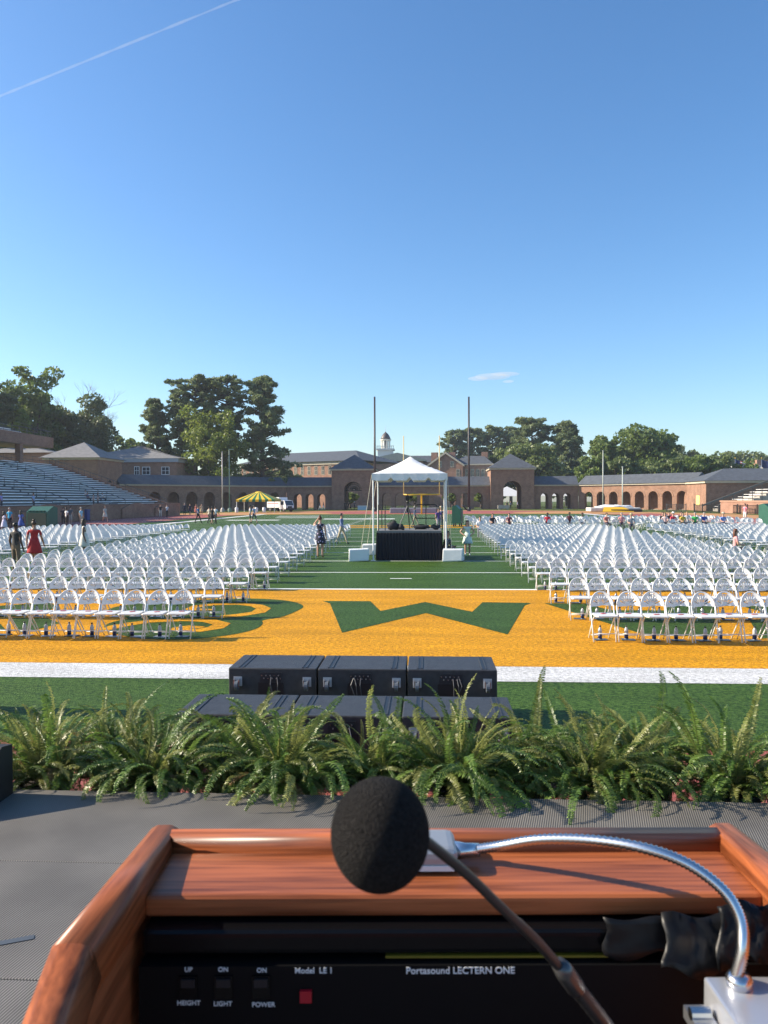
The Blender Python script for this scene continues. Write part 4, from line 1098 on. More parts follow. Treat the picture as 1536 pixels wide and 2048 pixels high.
def rail_loop(x0, x1, y, z0, z1):
    mb = MB(); r_ = .1; pts = []
    for cx_, cz_, a0 in ((x1 - r_, z1 - r_, 0), (x0 + r_, z1 - r_, 90), (x0 + r_, z0 + r_, 180), (x1 - r_, z0 + r_, 270)):
        for k in range(4): a = R(a0 + k * 30); pts.append((cx_ + r_ * math.cos(a), y, cz_ + r_ * math.sin(a)))
    pts.append(pts[0]); mb.tube(pts, .022, 6); xm = (x0 + x1) / 2
    mb.tube([(xm, y, PZ), (xm, y, z1)], .02, 6)
    mb.obj("guard_rail", BLACK_P, t)
cxm = (px0 + px1) / 2
rail_loop(.18, 1.10, d - .05, PZ + .42, PZ + .98)
for xx, yy_ in ((-w/2 + .05, d - .05), (-w/2 + .3, .3), (-w/2 + .05, .1), (w/2 - .05, d - .05)): MB().tube([(xx, yy_, PZ), (xx, yy_, PZ + 1.0)], .022, 6).obj("guard_post", BLACK_P, t)
# video camera on tripod
t = thing("video_camera", "black video camera on a tall tripod standing on the platform", "camera", (.02, 30.5, PZ), R(0))
for a in (80, 200, 320):
    MB().tube([(0, 0, .95), (.2 * math.cos(R(a)), .2 * math.sin(R(a)), .5), (.42 * math.cos(R(a)), .42 * math.sin(R(a)), 0)], [.03, .022, .016], 6).obj("tripod_leg", mat('grey_leg', (.12, .12, .12), .5) if a == 200 else BLACK_P, t)
MB().tube([(0, 0, .7), (0, 0, 1.08)], .035, 8).obj("centre_column", BLACK_P, t)
MB().ball((0, 0, 1.1), .06).obj("fluid_head", BLACK_P, t)
cb = MB().box((-.075, -.2, 1.16), (.075, .16, 1.34)).obj("camera_body", BLACK_P, t); bevel(cb, .015)
MB().tube([(0, -.2, 1.25), (0, -.36, 1.25)], [.055, .065], 12).obj("lens", BLACK_P, t)
MB().tube([(0, .02, 1.34), (0, .05, 1.42), (0, -.12, 1.42), (0, -.12, 1.34)], .014, 6).obj("handle", BLACK_P, t)
MB().box((.08, .02, 1.24), (.2, .06, 1.34)).obj("monitor", BLACK_P, t)
MB().tube([(0, .02, 1.1), (.12, .35, .98)], .012, 6).obj("pan_handle", BLACK_P, t)
def bag(label, x, y, z, sx, sy, sz, rz, seed, m):
    rg = np.random.default_rng(seed); mb = MB(); mb.ball((0, 0, sz * .5), (sx, sy, sz * .52), 12, 8)
    mb.v = [(v[0] * (1 + .12 * math.sin(v[2] * 30 + seed)), v[1], max(0, v[2] + .03 * math.sin(v[0] * 22 + seed))) for v in mb.v]
    t = thing("equipment_bag", label, "bag", (x, y, z), rz); mb.obj("body", m, t, True)
    MB().tube([(-sx * .5, 0, sz * .9), (-sx * .2, 0, sz * 1.15), (sx * .2, 0, sz * 1.15), (sx * .5, 0, sz * .9)], .015, 5).obj("strap", BLACK_P, t)
BAGM = mat("black_nylon", (.02, .02, .024), .7)
bag("lumpy black and tan equipment bag on the platform beside the tripod", -.55, 30.2, PZ, .26, .18, .34, .2, 1, BAGM)
bag("small black bag at the foot of the tripod", -.22, 30.1, PZ, .14, .1, .2, 0, 2, BAGM)
bag("long black camera case lying under the guard rail", .55, 30.9, PZ, .38, .15, .17, 0, 3, BAGM)
bag("black cushion-like bag at the platform corner", 1.12, 30.5, PZ, .2, .16, .2, .3, 4, BAGM)

# ------------------------------------------------------------------ goalpost, net poles, lamp poles, mats, carts, truck, striped tent
gp = thing("goalpost", "yellow football goalpost on a single curved post before the arcade", "goalpost", (0, 121.6, 0))
MB().tube([(0, 1.2, 0), (0, 1.2, 1.9), (0, .8, 2.7), (0, .0, 3.05)], .13, 10).obj("post", YEL_P, gp, True)
MB().tube([(-2.85, 0, 3.05), (2.85, 0, 3.05)], .11, 10).obj("crossbar", YEL_P, gp, True)
for s in (-1, 1): MB().tube([(s * 2.82, 0, 3.05), (s * 2.82, 0, 12.3)], .07, 8).obj("upright", mat("pale_yellow_paint", (.72, .52, .22), .45), gp, True)
for x, lab in ((750, "tall black net pole rising behind the white tent"), (938, "tall black net pole with bent base beside the green cart")):
    p = D(x, 146); t = thing("net_pole", lab, "pole", p, 0, "tall black net poles")
    MB().tube([(0, 0, 0), (0, 0, ZT(x, 794, 146))], [.22, .17], 10).obj("shaft", mat("dark_brown_pole", (.03, .022, .024), .5), t, True)
    MB().lathe([(.35, 0), (.35, .5), (.26, .7)], n=10).obj("base_collar", BLACK_P, t)
    if x > 800: MB().tube([(0, 0, .35), (-.5, 0, .3), (-1.0, 0, .9), (-1.3, 0, 1.2)], .16, 8).obj("bent_stay", BLACK_P, t, True)
for x, yt, yb, col, lab in ((445, 905, 1022, (.48, .42, .38), "pale grey lamp pole before the shaded arcade"), (459, 900, 1017, (.22, .30, .22), "green lamp pole with a short arm before the shaded arcade"), (1206, 903, 1015, (.42, .45, .40), "thin grey-green pole before the sunlit arcade"), (1245, 935, 1014, (.5, .55, .5), "short white pole behind the sunlit arcade")):
    dp = min(148, 2.36 * F_PX / (yb - horizon(x))); p = D(x, dp); t = thing("lamp_pole", lab, "pole", p); m = mat("pole_%d" % x, col, .5)
    MB().tube([(0, 0, 0), (0, 0, ZT(x, yt, dp))], [.13, .08], 8).obj("shaft", m, t, True)
    MB().lathe([(.45, 0), (.4, .5), (.2, .8)], n=8).obj("base", m, t)
    MB().box((-.1, -.15, ZT(x, yt, dp)), (.9 if x == 459 else .12, .15, ZT(x, yt, dp) + .2)).obj("lamp_head", m, t)
PADG = mat("grey_vinyl_pad", (.30, .30, .31), .6, var=.1, scale=1.5)
p = D(829, 128); t = thing("landing_mat", "long low grey landing mat lying behind the goalpost", "mat", p)
for k in range(4): b = MB().box((-4.1 + k * 2.06, 0, 0), (-2.06 + k * 2.06, 2.5, .85)).obj("mat_section", PADG, t); bevel(b, .1)
p = D(1232, 132); t = thing("vault_pit", "white and yellow pole-vault landing pit before the sunlit arcade", "mat", p)
b = MB().box((-4.3, 0, .1), (4.2, 4, .75)).obj("main_mat", mat("pale_vinyl", (.62, .58, .52), .6, var=.15, scale=1), t); bevel(b, .15)
b = MB().prism([(-2.5, -1.2, .05), (2.8, -1.0, .05), (1.2, -.1, .72), (-2.0, -.1, .74)], (0, .1, .12)).obj("front_flap", YEL_P, t)
b = MB().box((-1, -.9, .05), (4.2, -.05, .45)).obj("front_mat", BLACK_P, t)
mb = MB(); mb.ball((0, 1.5, .85), (3.4, 1.3, .35), 14, 6); mb.v = [(x, y, z + .12 * math.sin(x * 3)) for x, y, z in mb.v]; mb.obj("crumpled_cover", CANVAS, t, True)
def cart(label, p, rz, w=2.0, d=1.3, h=1.9, legs=True):
    t = thing("green_cart", label, "cart", (p.x, p.y, 0), rz)
    z0 = .28 if legs else 0
    MB().prism([(-w/2, -d/2, z0), (-w/2, d/2, z0), (-w/2, d/2, h), (-w/2, d*.1, h + .12), (-w/2, -d/2, h * .80)], (w, 0, 0)).obj("body", GREEN_P, t)
    for s in (-1, 1): MB().box((s * w/2 - .05, -d/2 - .04, z0), (s * w/2 + .05, d/2 + .04, z0 + .12)).obj("skid", GREEN_P, t)
    for k in range(5): MB().box((-w/2 + .15 + k * (w - .3) / 5, -d/2 - .03, h * .82), (-w/2 + .15 + (k + .7) * (w - .3) / 5, -d/2 + .1, h * .86)).obj("lid_rib", GREEN_P, t)
    o = MB().box((-w/2 + .12, -d/2 - .015, z0 + .2), (w/2 - .12, -d/2 - .002, h * .74)).obj("front_panel", mat("dark_green_panel", (.006, .03, .022), .5), t)
    if legs:
        for sx in (-1, 1):
            for sy in (-1, 1): MB().tube([(sx * w * .4, sy * d * .35 - .04, .13), (sx * w * .4, sy * d * .35 + .04, .13)], .13, 10).obj("wheel", BLACK_P, t)
cart("green equipment cart on wheels near the black pole, side panel turned to the tent", D(915, 66), R(78), 1.2, .75, 1.7)
cart("green equipment cart at the track before the shaded grandstand", D(84, 66), R(-12), 2.1, 1.3, 1.72, False)
cart("green equipment cart beside the red track on the pavilion side", D(1548, 66), R(25), 2.1, 1.3, 1.75, False)
# striped tent
p = D(518, 142); t = thing("striped_tent", "green and yellow striped canopy tent before the shaded arcade", "tent", p)
GS = mat("green_stripe", (.02, .16, .06), .6); YS = mat("yellow_stripe", (.80, .52, .03), .6)
hx2, hy2 = 3.55, 3.0; ns = 12
for side in range(4):
    for k in range(ns):
        a, b = -1 + 2 * k / ns, -1 + 2 * (k + 1) / ns
        c, s = [(1, 0), (0, 1), (-1, 0), (0, -1)][side]
        def Pq(u, top): 
            r_ = .22 if top else 1
            x, y = u * r_, -r_
            return ((x * c - y * s) * hx2, (x * s + y * c) * hy2)
        A, B, C_, E = Pq(a, 0), Pq(b, 0), Pq(b, 1), Pq(a, 1)
        MB().add([(*A, 2.35), (*B, 2.35), (*C_, 3.6), (*E, 3.6)], [(0, 1, 2, 3)]).obj("canopy_stripe", GS if k % 2 else YS, t)
        MB().add([(*A, 1.95), (*B, 1.95), (*B, 2.35), (*A, 2.35)], [(0, 1, 2, 3)]).obj("valance_stripe", GS if k % 2 else YS, t)
MB().lathe([(.75, 3.58), (.5, 3.78), (.05, 3.85)], n=8, sx=1.1).obj("cap", YS, t)
for sx in (-1, 1):
    for sy in (-1, 1):
        MB().tube([(sx * hx2 * .97, sy * hy2 * .97, 0), (sx * hx2 * .97, sy * hy2 * .97, 2.3)], .05, 6).obj("pole", WHITE_M, t)
for x in (-3.4, .2, 1.6):
    q = D(518, 138.5); o = MB().lathe([(.3, 0), (.32, .1), (.32, .85), (.2, .95)], n=10).obj("white_barrel", WHITE_P, None, True); o.location = (p.x + x, p.y - 3.1, 0)
    tag(o, {-3.4: "white barrel weight at the outer pole of the striped tent", .2: "white barrel weight under the middle of the striped tent", 1.6: "white barrel weight next to the box truck"}[x], "barrel")
# box truck
p = D(568, 148); t = thing("box_truck", "white box truck with dark cab windows parked beside the striped tent", "truck", (p.x, p.y, 0), R(50))
b = MB().box((-1.05, .2, .75), (1.05, 3.9, 2.75)).obj("cargo_box", mat("truck_white", (.78, .78, .78), .35), t); bevel(b, .04)
c = MB().prism([(-1.0, .18, .5), (-1.0, -1.7, .5), (-1.0, -1.75, 1.2), (-1.0, -1.3, 2.15), (-1.0, .18, 2.25)], (2.0, 0, 0)).obj("cab", MATS["truck_white"], t)
MB().prism([(-.9, -1.755, 1.22), (.9, -1.755, 1.22), (.85, -1.335, 2.12), (-.85, -1.335, 2.12)], (0, -.012, .005)).obj("windscreen", GLASS, t)
for s in (-1, 1):
    MB().box((s * 1.0 - .01, -1.15, 1.3), (s * 1.0 + .01, -.2, 2.0)).obj("side_window", GLASS, t)
    MB().box((s * .75 - .15, -1.775, .75), (s * .75 + .15, -1.755, .95)).obj("headlight", WHITE_M, t)
    MB().box((s * 1.055 - .004, .4, 1.5), (s * 1.055 + .004, 3.7, 1.62)).obj("red_stripe", mat("red_stripe", (.5, .06, .03), .5), t)
    for y in (-1.0, 3.0):
        wh = MB().tube([(s * .75, y, .42), (s * 1.0, y, .42)], .42, 16).obj("wheel", mat("tyre", (.02, .02, .02), .8), t); MB().tube([(s * .99, y, .42), (s * 1.02, y, .42)], .2, 10).obj("rim", STEEL, wh)
MB().box((-1.0, -1.85, .38), (1.0, -1.72, .7)).obj("bumper", BLACK_P, t); MB().box((-.5, -1.775, .72), (.5, -1.756, 1.05)).obj("grille", BLACK_P, t)
# bins along the wall and beside the fence
def bin_(label, p, col, s=1.0):
    m = mat("bin_%s" % (str(col)), col, .5); t = thing("trash_bin", label, "bin", (p.x, p.y, 0))
    MB().box((-.3 * s, -.3 * s, .08), (.3 * s, .3 * s, 1.0 * s)).obj("body", m, t); MB().box((-.34 * s, -.34 * s, 1.003 * s), (.34 * s, .34 * s, 1.1 * s)).obj("lid", m, t)
    for k in (-1, 1): MB().tube([(k * .22 * s, .3 * s, .1), (k * .3 * s, .3 * s, .1)], .1, 8).obj("wheel", BLACK_P, t)
bin_("navy bin against the grandstand front wall by the walking figures", D(253, 103), (.02, .03, .07), 1.15)
bin_("black bin standing by the grandstand front wall", D(192, 91), (.02, .02, .02), 1.1)
bin_("blue bin behind the man in pale blue", D(171, 87), (.03, .06, .2), 1.2)
bin_("navy bin at the end of the grandstand front wall", D(314, 115), (.02, .03, .09), 1.2)
bin_("black round-lidded bin behind the long picket fence", D(1442, 122), (.025, .03, .04), 1.2)
# cooler, sign board by the towers
p = D(725, 166); t = thing("cooler_box", "pale blue cooler box on the grass before the shaded tower", "cooler", p)
MB().box((-1.0, -.4, 0), (1.0, .4, .8)).obj("body", mat("pale_blue", (.35, .5, .6), .5), t); MB().box((-1.03, -.43, .803), (1.03, .43, .95)).obj("lid", WHITE_P, t)
p = D(1007, 164); t = thing("concrete_bench", "pale block bench before the arch with marquees", "bench", p)
MB().box((-1.2, -.4, .25), (1.2, .4, .95)).obj("seat_block", PAVE, t); MB().box((-1.0, -.3, 0), (-.6, .3, .25)).obj("leg", PAVE, t); MB().box((.6, -.3, 0), (1.0, .3, .25)).obj("leg", PAVE, t)
# flags
def flag(label, x, ytop, depth, stripes):
    p = D(x, depth); H = ZT(x, ytop, depth); t = thing("flagpole", label, "flag", p)
    MB().tube([(0, 0, 0), (0, 0, H)], [.12, .06], 8).obj("pole", STEEL, t, True); MB().ball((0, 0, H + .12), .14, 8, 6).obj("finial", YEL_P, t)
    def cloth(z0, z1, m, x1=3.4, x0=.08):
        mb = MB(); n = 10
        for i in range(n):
            def Q(f, z): xx = x0 + (x1 - x0) * f; return (xx * .8, .25 * math.sin(xx * 2.2), z - .28 * xx)
            a, b = i / n, (i + 1) / n; mb.add([Q(a, z0), Q(b, z0), Q(b, z1), Q(a, z1)], [(0, 1, 2, 3)])
        return mb
    if stripes:
        for k in range(9): cloth(H - .2 - .24 * (k + 1), H - .2 - .24 * k, None).obj("flag_stripe", mat("flag_red", (.42, .03, .04), .7) if k % 2 == 0 else mat("flag_white", (.7, .7, .7), .7), t)
        c = cloth(H - .2 - .24 * 5, H - .2, None, 1.5); c.v = [(a, b - .03, z) for a, b, z in c.v]; c.obj("flag_canton", mat("flag_blue", (.02, .03, .12), .7), t)
    else: cloth(H - 2.4, H - .3, None, 2.2).obj("flag_cloth", mat("flag_blue", (.02, .03, .12), .7), t)
flag("striped red and white flag on a pole behind the pavilion roof", 1470, 917, 205, True)
flag("dark blue flag hanging on a pole before the mansard building", 1523, 917, 212, False)
flag("small pole without a striped flag behind the pavilion eave", 1427, 928, 195, False)
# ------------------------------------------------------------------ people
CLOTH = {}
def cloth(col, dots=None, flower=False):
    key = (col, dots, flower)
    if key in CLOTH: return CLOTH[key]
    m = mat("cloth_%d" % len(CLOTH), col, .85, var=.12, scale=14)
    if dots or flower:
        nt = m.node_tree; b = nt.nodes["Principled BSDF"]; N = nt.nodes.new; K = nt.links.new
        tc = N("ShaderNodeTexCoord"); v = N("ShaderNodeTexVoronoi"); v.inputs["Scale"].default_value = 26 if dots else 11
        K(tc.outputs["Object"], v.inputs["Vector"])
        r = N("ShaderNodeValToRGB"); r.color_ramp.interpolation = 'CONSTANT'
        r.color_ramp.elements[0].color = (*(dots or (.55, .10, .14)), 1); r.color_ramp.elements[1].color = (*col, 1); r.color_ramp.elements[1].position = .30
        if flower:
            e = r.color_ramp.elements.new(.16); e.color = (.35, .45, .7, 1); 
        K(v.outputs["Distance"], r.inputs[0]); K(r.outputs[0], b.inputs["Base Color"])
    CLOTH[key] = m
    return m
SKINS = [mat("skin_light", (.52, .30, .21), .55), mat("skin_mid", (.40, .21, .14), .55), mat("skin_dark", (.085, .045, .03), .5)]
HAIRS = {'black': mat("hair_black", (.012, .010, .009), .5), 'brown': mat("hair_brown", (.05, .025, .015), .5), 'auburn': mat("hair_auburn", (.11, .035, .015), .5), 'grey': mat("hair_grey", (.35, .33, .31), .6), 'blond': mat("hair_blond", (.34, .22, .1), .5)}
def skeleton(pose, side=1):
    """joint -> (position, radius x, radius y); figure of 1.75 m facing -Y"""
    J = {}
    dz = 0.0; py = 0.0
    if pose == 'sit': dz = -.45
    if pose == 'crouch': dz = -.58
    lean = {'sit': -.03, 'crouch': -.12, 'lounge': .28}.get(pose, 0)
    J['pelvis'] = ((0, 0, .95 + dz), .150, .112)
    J['waist'] = ((0, lean * .4, 1.12 + dz), .128, .098)
    J['chest'] = ((0, lean, 1.34 + dz), .160, .112)
    J['upper'] = ((0, lean * 1.1, 1.44 + dz), .10, .075)
    J['neck'] = ((0, lean * 1.15, 1.51 + dz), .052, .055)
    J['jaw'] = ((0, lean * 1.2 - .015, 1.575 + dz), .060, .070)
    J['head'] = ((0, lean * 1.2 - .008, 1.655 + dz), .076, .092)
    J['crown'] = ((0, lean * 1.2, 1.715 + dz), .058, .070)
    for s, n in ((1, 'r'), (-1, 'l')):
        J['sho' + n] = ((s * .185, lean, 1.405 + dz), .062, .058)
        el, wr, ha = (s * .235, lean + .03, 1.13 + dz), (s * .245, lean - .05, .90 + dz), (s * .245, lean - .075, .81 + dz)
        if pose == 'hips': el, wr, ha = (s * .36, .08, 1.18), (s * .20, -.06, 1.04), (s * .15, -.09, 1.0)
        if pose == 'walk': el, wr, ha = (s * .225, s * .09, 1.14), (s * .225, s * .20 - .10, .93), (s * .22, s * .24 - .13, .85)
        if pose == 'reach' and s == side: el, wr, ha = (s * .21, -.20, 1.20), (s * .2, -.42, 1.08), (s * .2, -.50, 1.05)
        if pose in ('sit', 'crouch'): el, wr, ha = (s * .22, lean - .06, 1.13 + dz), (s * .13, lean - .28, 1.10 + dz), (s * .09, lean - .34, 1.12 + dz)
        if pose == 'hair' and s == side: el, wr, ha = (s * .30, -.12, 1.40), (s * .14, -.10, 1.62), (s * .09, -.06, 1.66)
        J['elb' + n] = (el, .043, .043); J['wri' + n] = (wr, .030, .028); J['han' + n] = (ha, .036, .024)
        hip, kn, an, to = (s * .088, 0, .89), (s * .098, -.015, .49), (s * .10, .025, .085), (s * .115, -.12, .038)
        if pose in ('walk', 'reach'):
            k = s * .30; hip, kn, an, to = (s * .085, 0, .89), (s * .09, -k * .55 - .03, .50), (s * .09, -k, .10 if k > 0 else .15), (s * .10, -k - .13, .045 if k > 0 else .06)
        if pose == 'sit': hip, kn, an, to = (s * .095, -.03, .49), (s * .12, -.44, .50), (s * .12, -.42, .085), (s * .13, -.56, .038)
        if pose == 'crouch': hip, kn, an, to = (s * .095, -.03, .37), (s * .13, -.40, .55), (s * .12, -.18, .085), (s * .13, -.33, .038)
        J['hip' + n] = (hip, .092, .092); J['kne' + n] = (kn, .060, .060); J['ank' + n] = (an, .041, .041); J['toe' + n] = (to, .040, .028)
    return J
BONES = [('pelvis', 'waist', 'shirt'), ('waist', 'chest', 'shirt'), ('chest', 'upper', 'shirt'), ('upper', 'neck', 'skin'), ('neck', 'jaw', 'skin'), ('jaw', 'head', 'skin'), ('head', 'crown', 'skin')]
for n in 'rl':
    BONES += [('chest', 'sho' + n, 'shirt'), ('sho' + n, 'elb' + n, 'sleeve'), ('elb' + n, 'wri' + n, 'fore'), ('wri' + n, 'han' + n, 'skin'),
              ('pelvis', 'hip' + n, 'pants'), ('hip' + n, 'kne' + n, 'pants'), ('kne' + n, 'ank' + n, 'calf'), ('ank' + n, 'toe' + n, 'shoe')]
BODY_CACHE = {}
def body_mesh(pose, side):
    key = (pose, side)
    if key in BODY_CACHE: return BODY_CACHE[key]
    J = skeleton(pose, side); names = list(J); me = bpy.data.meshes.new("sk"); me.from_pydata([J[n][0] for n in names], [(names.index(a), names.index(b)) for a, b, _ in BONES], [])
    o = bpy.data.objects.new("sk", me); COL.objects.link(o)
    md = o.modifiers.new("Skin", 'SKIN'); md.use_smooth_shade = True
    if not me.skin_vertices: me.attributes  # layer is made by the modifier
    sv = me.skin_vertices[0].data
    for i, n in enumerate(names):
        sv[i].radius = (J[n][1], J[n][2]); sv[i].use_root = (n == 'pelvis')
    sb = o.modifiers.new("Sub", 'SUBSURF'); sb.levels = 1; sb.render_levels = 1
    dg = bpy.context.evaluated_depsgraph_get(); dg.update()
    out = bpy.data.meshes.new_from_object(o.evaluated_get(dg))
    bpy.data.objects.remove(o)
    V = np.array([v.co[:] for v in out.vertices])
    # nose, fingers: small chains rooted in the head and palms
    seg = [(np.array(J[a][0]), np.array(J[b][0]), k) for a, b, k in BONES]
    BODY_CACHE[key] = (out, seg, J)
    return BODY_CACHE[key]
ZONES = ['skin', 'shirt', 'pants', 'shoe']
def person(label, x, depth, face, pose='stand', h=1.72, shirt=(.3, .3, .3), pants=(.05, .05, .06), skin=0, hair='brown', long_hair=False, hat=None, dress=None, sleeves='short', legs='long', z=0.0, side=1, dots=None, flower=False, near=False, bun=False, loc=None, group=None, shoe=(.03, .03, .03)):
    p = loc if loc else D(x, depth)
    t = thing("person", label, "person", (p[0], p[1], z), face, group)
    t.scale = (h / 1.75,) * 3
    src, seg, J = body_mesh(pose, side)
    me = src.copy()
    me.materials.clear()
    top = dress if dress else shirt
    for m in (SKINS[skin], cloth(top, dots, flower), cloth(pants) if not dress else SKINS[skin], cloth(shoe)): me.materials.append(m)
    n = len(me.polygons); C = np.zeros(n * 3); me.polygons.foreach_get("center", C); C = C.reshape(-1, 3)
    best = np.full(n, 1e9); zi = np.zeros(n, int)
    for a, b, k in seg:
        d = b - a; tt = np.clip(((C - a) @ d) / (d @ d), 0, 1); dist = np.linalg.norm(C - (a + tt[:, None] * d), axis=1)
        zid = {'shirt': 1, 'skin': 0, 'pants': 2, 'shoe': 3, 'sleeve': 1 if (sleeves != 'none') else 0, 'fore': 1 if sleeves == 'long' else 0, 'calf': 2 if legs == 'long' and not dress else 0}[k]
        if k == 'sleeve' and sleeves == 'short': z_arr = np.where(tt < .62, 1, 0)
        elif k == 'pants' and legs == 'short' and not dress: z_arr = np.where(tt < .85, 2, 2)
        elif k == 'shirt' and 'pelvis' : z_arr = np.full(n, zid)
        else: z_arr = np.full(n, zid)
        mlt = dist < best; best = np.where(mlt, dist, best); zi = np.where(mlt, z_arr, zi)
    me.polygons.foreach_set("material_index", zi.astype(np.int32)); me.polygons.foreach_set("use_smooth", [True] * n)
    body = link("body", me, t)
    hd = Vector(J['head'][0])
    # hair
    hm = HAIRS[hair]; mb = MB()
    mb.ball((hd.x, hd.y + .018, hd.z + .025), (.088, .098, .086), 12, 8)
    mb.v = [(v[0], v[1] if v[2] > hd.z + .03 else max(v[1], hd.y - .01), v[2]) for v in mb.v]
    if long_hair: 
        mb.ball((hd.x, hd.y + .065, hd.z - .12), (.10, .055, .20), 10, 8)
    if bun: mb.ball((hd.x, hd.y + .05, hd.z + .125), (.045, .045, .045), 8, 6)
    mb.obj("hair", hm, t, True)
    # face: nose, eyes, mouth
    fb = MB(); fb.ball((hd.x, hd.y - .098, hd.z - .02), (.012, .018, .022), 6, 5); fb.obj("nose", SKINS[skin], t, True)
    eb = MB()
    for s in (-1, 1): eb.ball((hd.x + s * .031, hd.y - .084, hd.z + .01), (.012, .008, .007), 6, 4)
    eb.obj("eyes", HAIRS['black'], t)
    MB().ball((hd.x, hd.y - .083, hd.z - .058), (.022, .006, .006), 6, 4).obj("mouth", mat("lips", (.35, .1, .09), .5), t)
    if near:
        for n_ in 'rl':
            w = Vector(J['wri' + n_][0]); ha = Vector(J['han' + n_][0]); dr = (ha - w).normalized(); sd = dr.cross(Vector((0, 1, .2))).normalized()
            fm = MB()
            for k, (o_, ln) in enumerate(((-.024, .062), (-.008, .072), (.008, .068), (.024, .054))):
                a = ha + sd * o_; b = a + dr * ln * .55; c = b + (dr + Vector((0, -.5, 0))).normalized() * ln * .45
                fm.tube([a, b, c], [.0085, .008, .006], 5)
            a = (w + ha) / 2; fm.tube([a, a + sd * -.03 + dr * .02, a + sd * -.045 + dr * .05], [.01, .009, .007], 5)
            fm.obj("fingers", SKINS[skin], t, True)
    if hat:
        hh = MB(); hh.lathe([(.15, 0), (.15, .012), (.095, .02), (.09, .09), (.06, .11), (.01, .112)], (hd.x, hd.y, hd.z + .045), 14); hh.obj("hat", cloth(hat), t, True)
    if dress:
        pz = J['waist'][0]
        db = MB()
        if pose in ('stand', 'walk', 'hips', 'reach', 'hair'):
            db.lathe([(.135, 1.13), (.17, 1.0), (.215, .85), (.25, .68), (.265, .60)], n=20, sy=.85, wob=lambda j, k: 1 + .045 * j / 4 * math.sin(k * 2.2 * math.pi / 2))
        else:
            pv = J['pelvis'][0]; db.tube([(0, .05, pv[2] + .1), (0, -.15, pv[2] + .03), (0, -.45, pv[2] + .0)], [.17, .21, .22], 12, flat=.6)
            db.tube([(0, -.38, pv[2] + .05), (0, -.42, .12)], [.2, .24], 12, flat=.7)
        db.obj("skirt", cloth(dress, dots, flower), t, True)
    elif legs == 'short': pass
    return t
W_ = (.75, .75, .75); K_ = (.015, .015, .018)
# near walkers
person("woman in a dark floral dress with auburn bun in the central aisle", 640, 31, R(175), 'hair', 1.66, dress=(.015, .018, .035), flower=True, skin=0, hair='auburn', bun=True, near=True, sleeves='none', shoe=(.3, .18, .1))
person("man in a blue shirt and khaki trousers striding past the chair rows", 683, 40, R(75), 'walk', 1.62, shirt=(.13, .17, .30), pants=(.48, .40, .27), skin=1, hair='black', near=True, sleeves='long')
person("woman in a pale mint dress standing with hands on hips beside the platform", 935, 31.9, R(5), 'hips', 1.46, dress=(.62, .72, .62), skin=0, hair='black', long_hair=True, near=True, sleeves='none', shoe=(.75, .75, .75))
person("woman in a black polka-dot dress crouching at the platform corner", 889, 30.0, R(60), 'crouch', 1.66, dress=(.012, .012, .014), dots=(.75, .75, .75), skin=1, hair='black', long_hair=True, near=True, sleeves='long')
person("man in a dark shirt with his back turned between the chair blocks", 31, 24.8, R(165), 'stand', 1.64, shirt=(.035, .032, .03), pants=(.16, .11, .07), skin=2, hair='black', near=True)
person("woman in a red dress walking between the chair blocks", 68, 26.0, R(190), 'walk', 1.66, dress=(.40, .02, .02), skin=1, hair='brown', bun=True, near=True)
person("woman with full dark hair in a cream top between the chair blocks", 168, 29.8, R(110), 'stand', 1.64, dress=(.62, .60, .52), skin=2, hair='black', long_hair=True, near=True, sleeves='none')
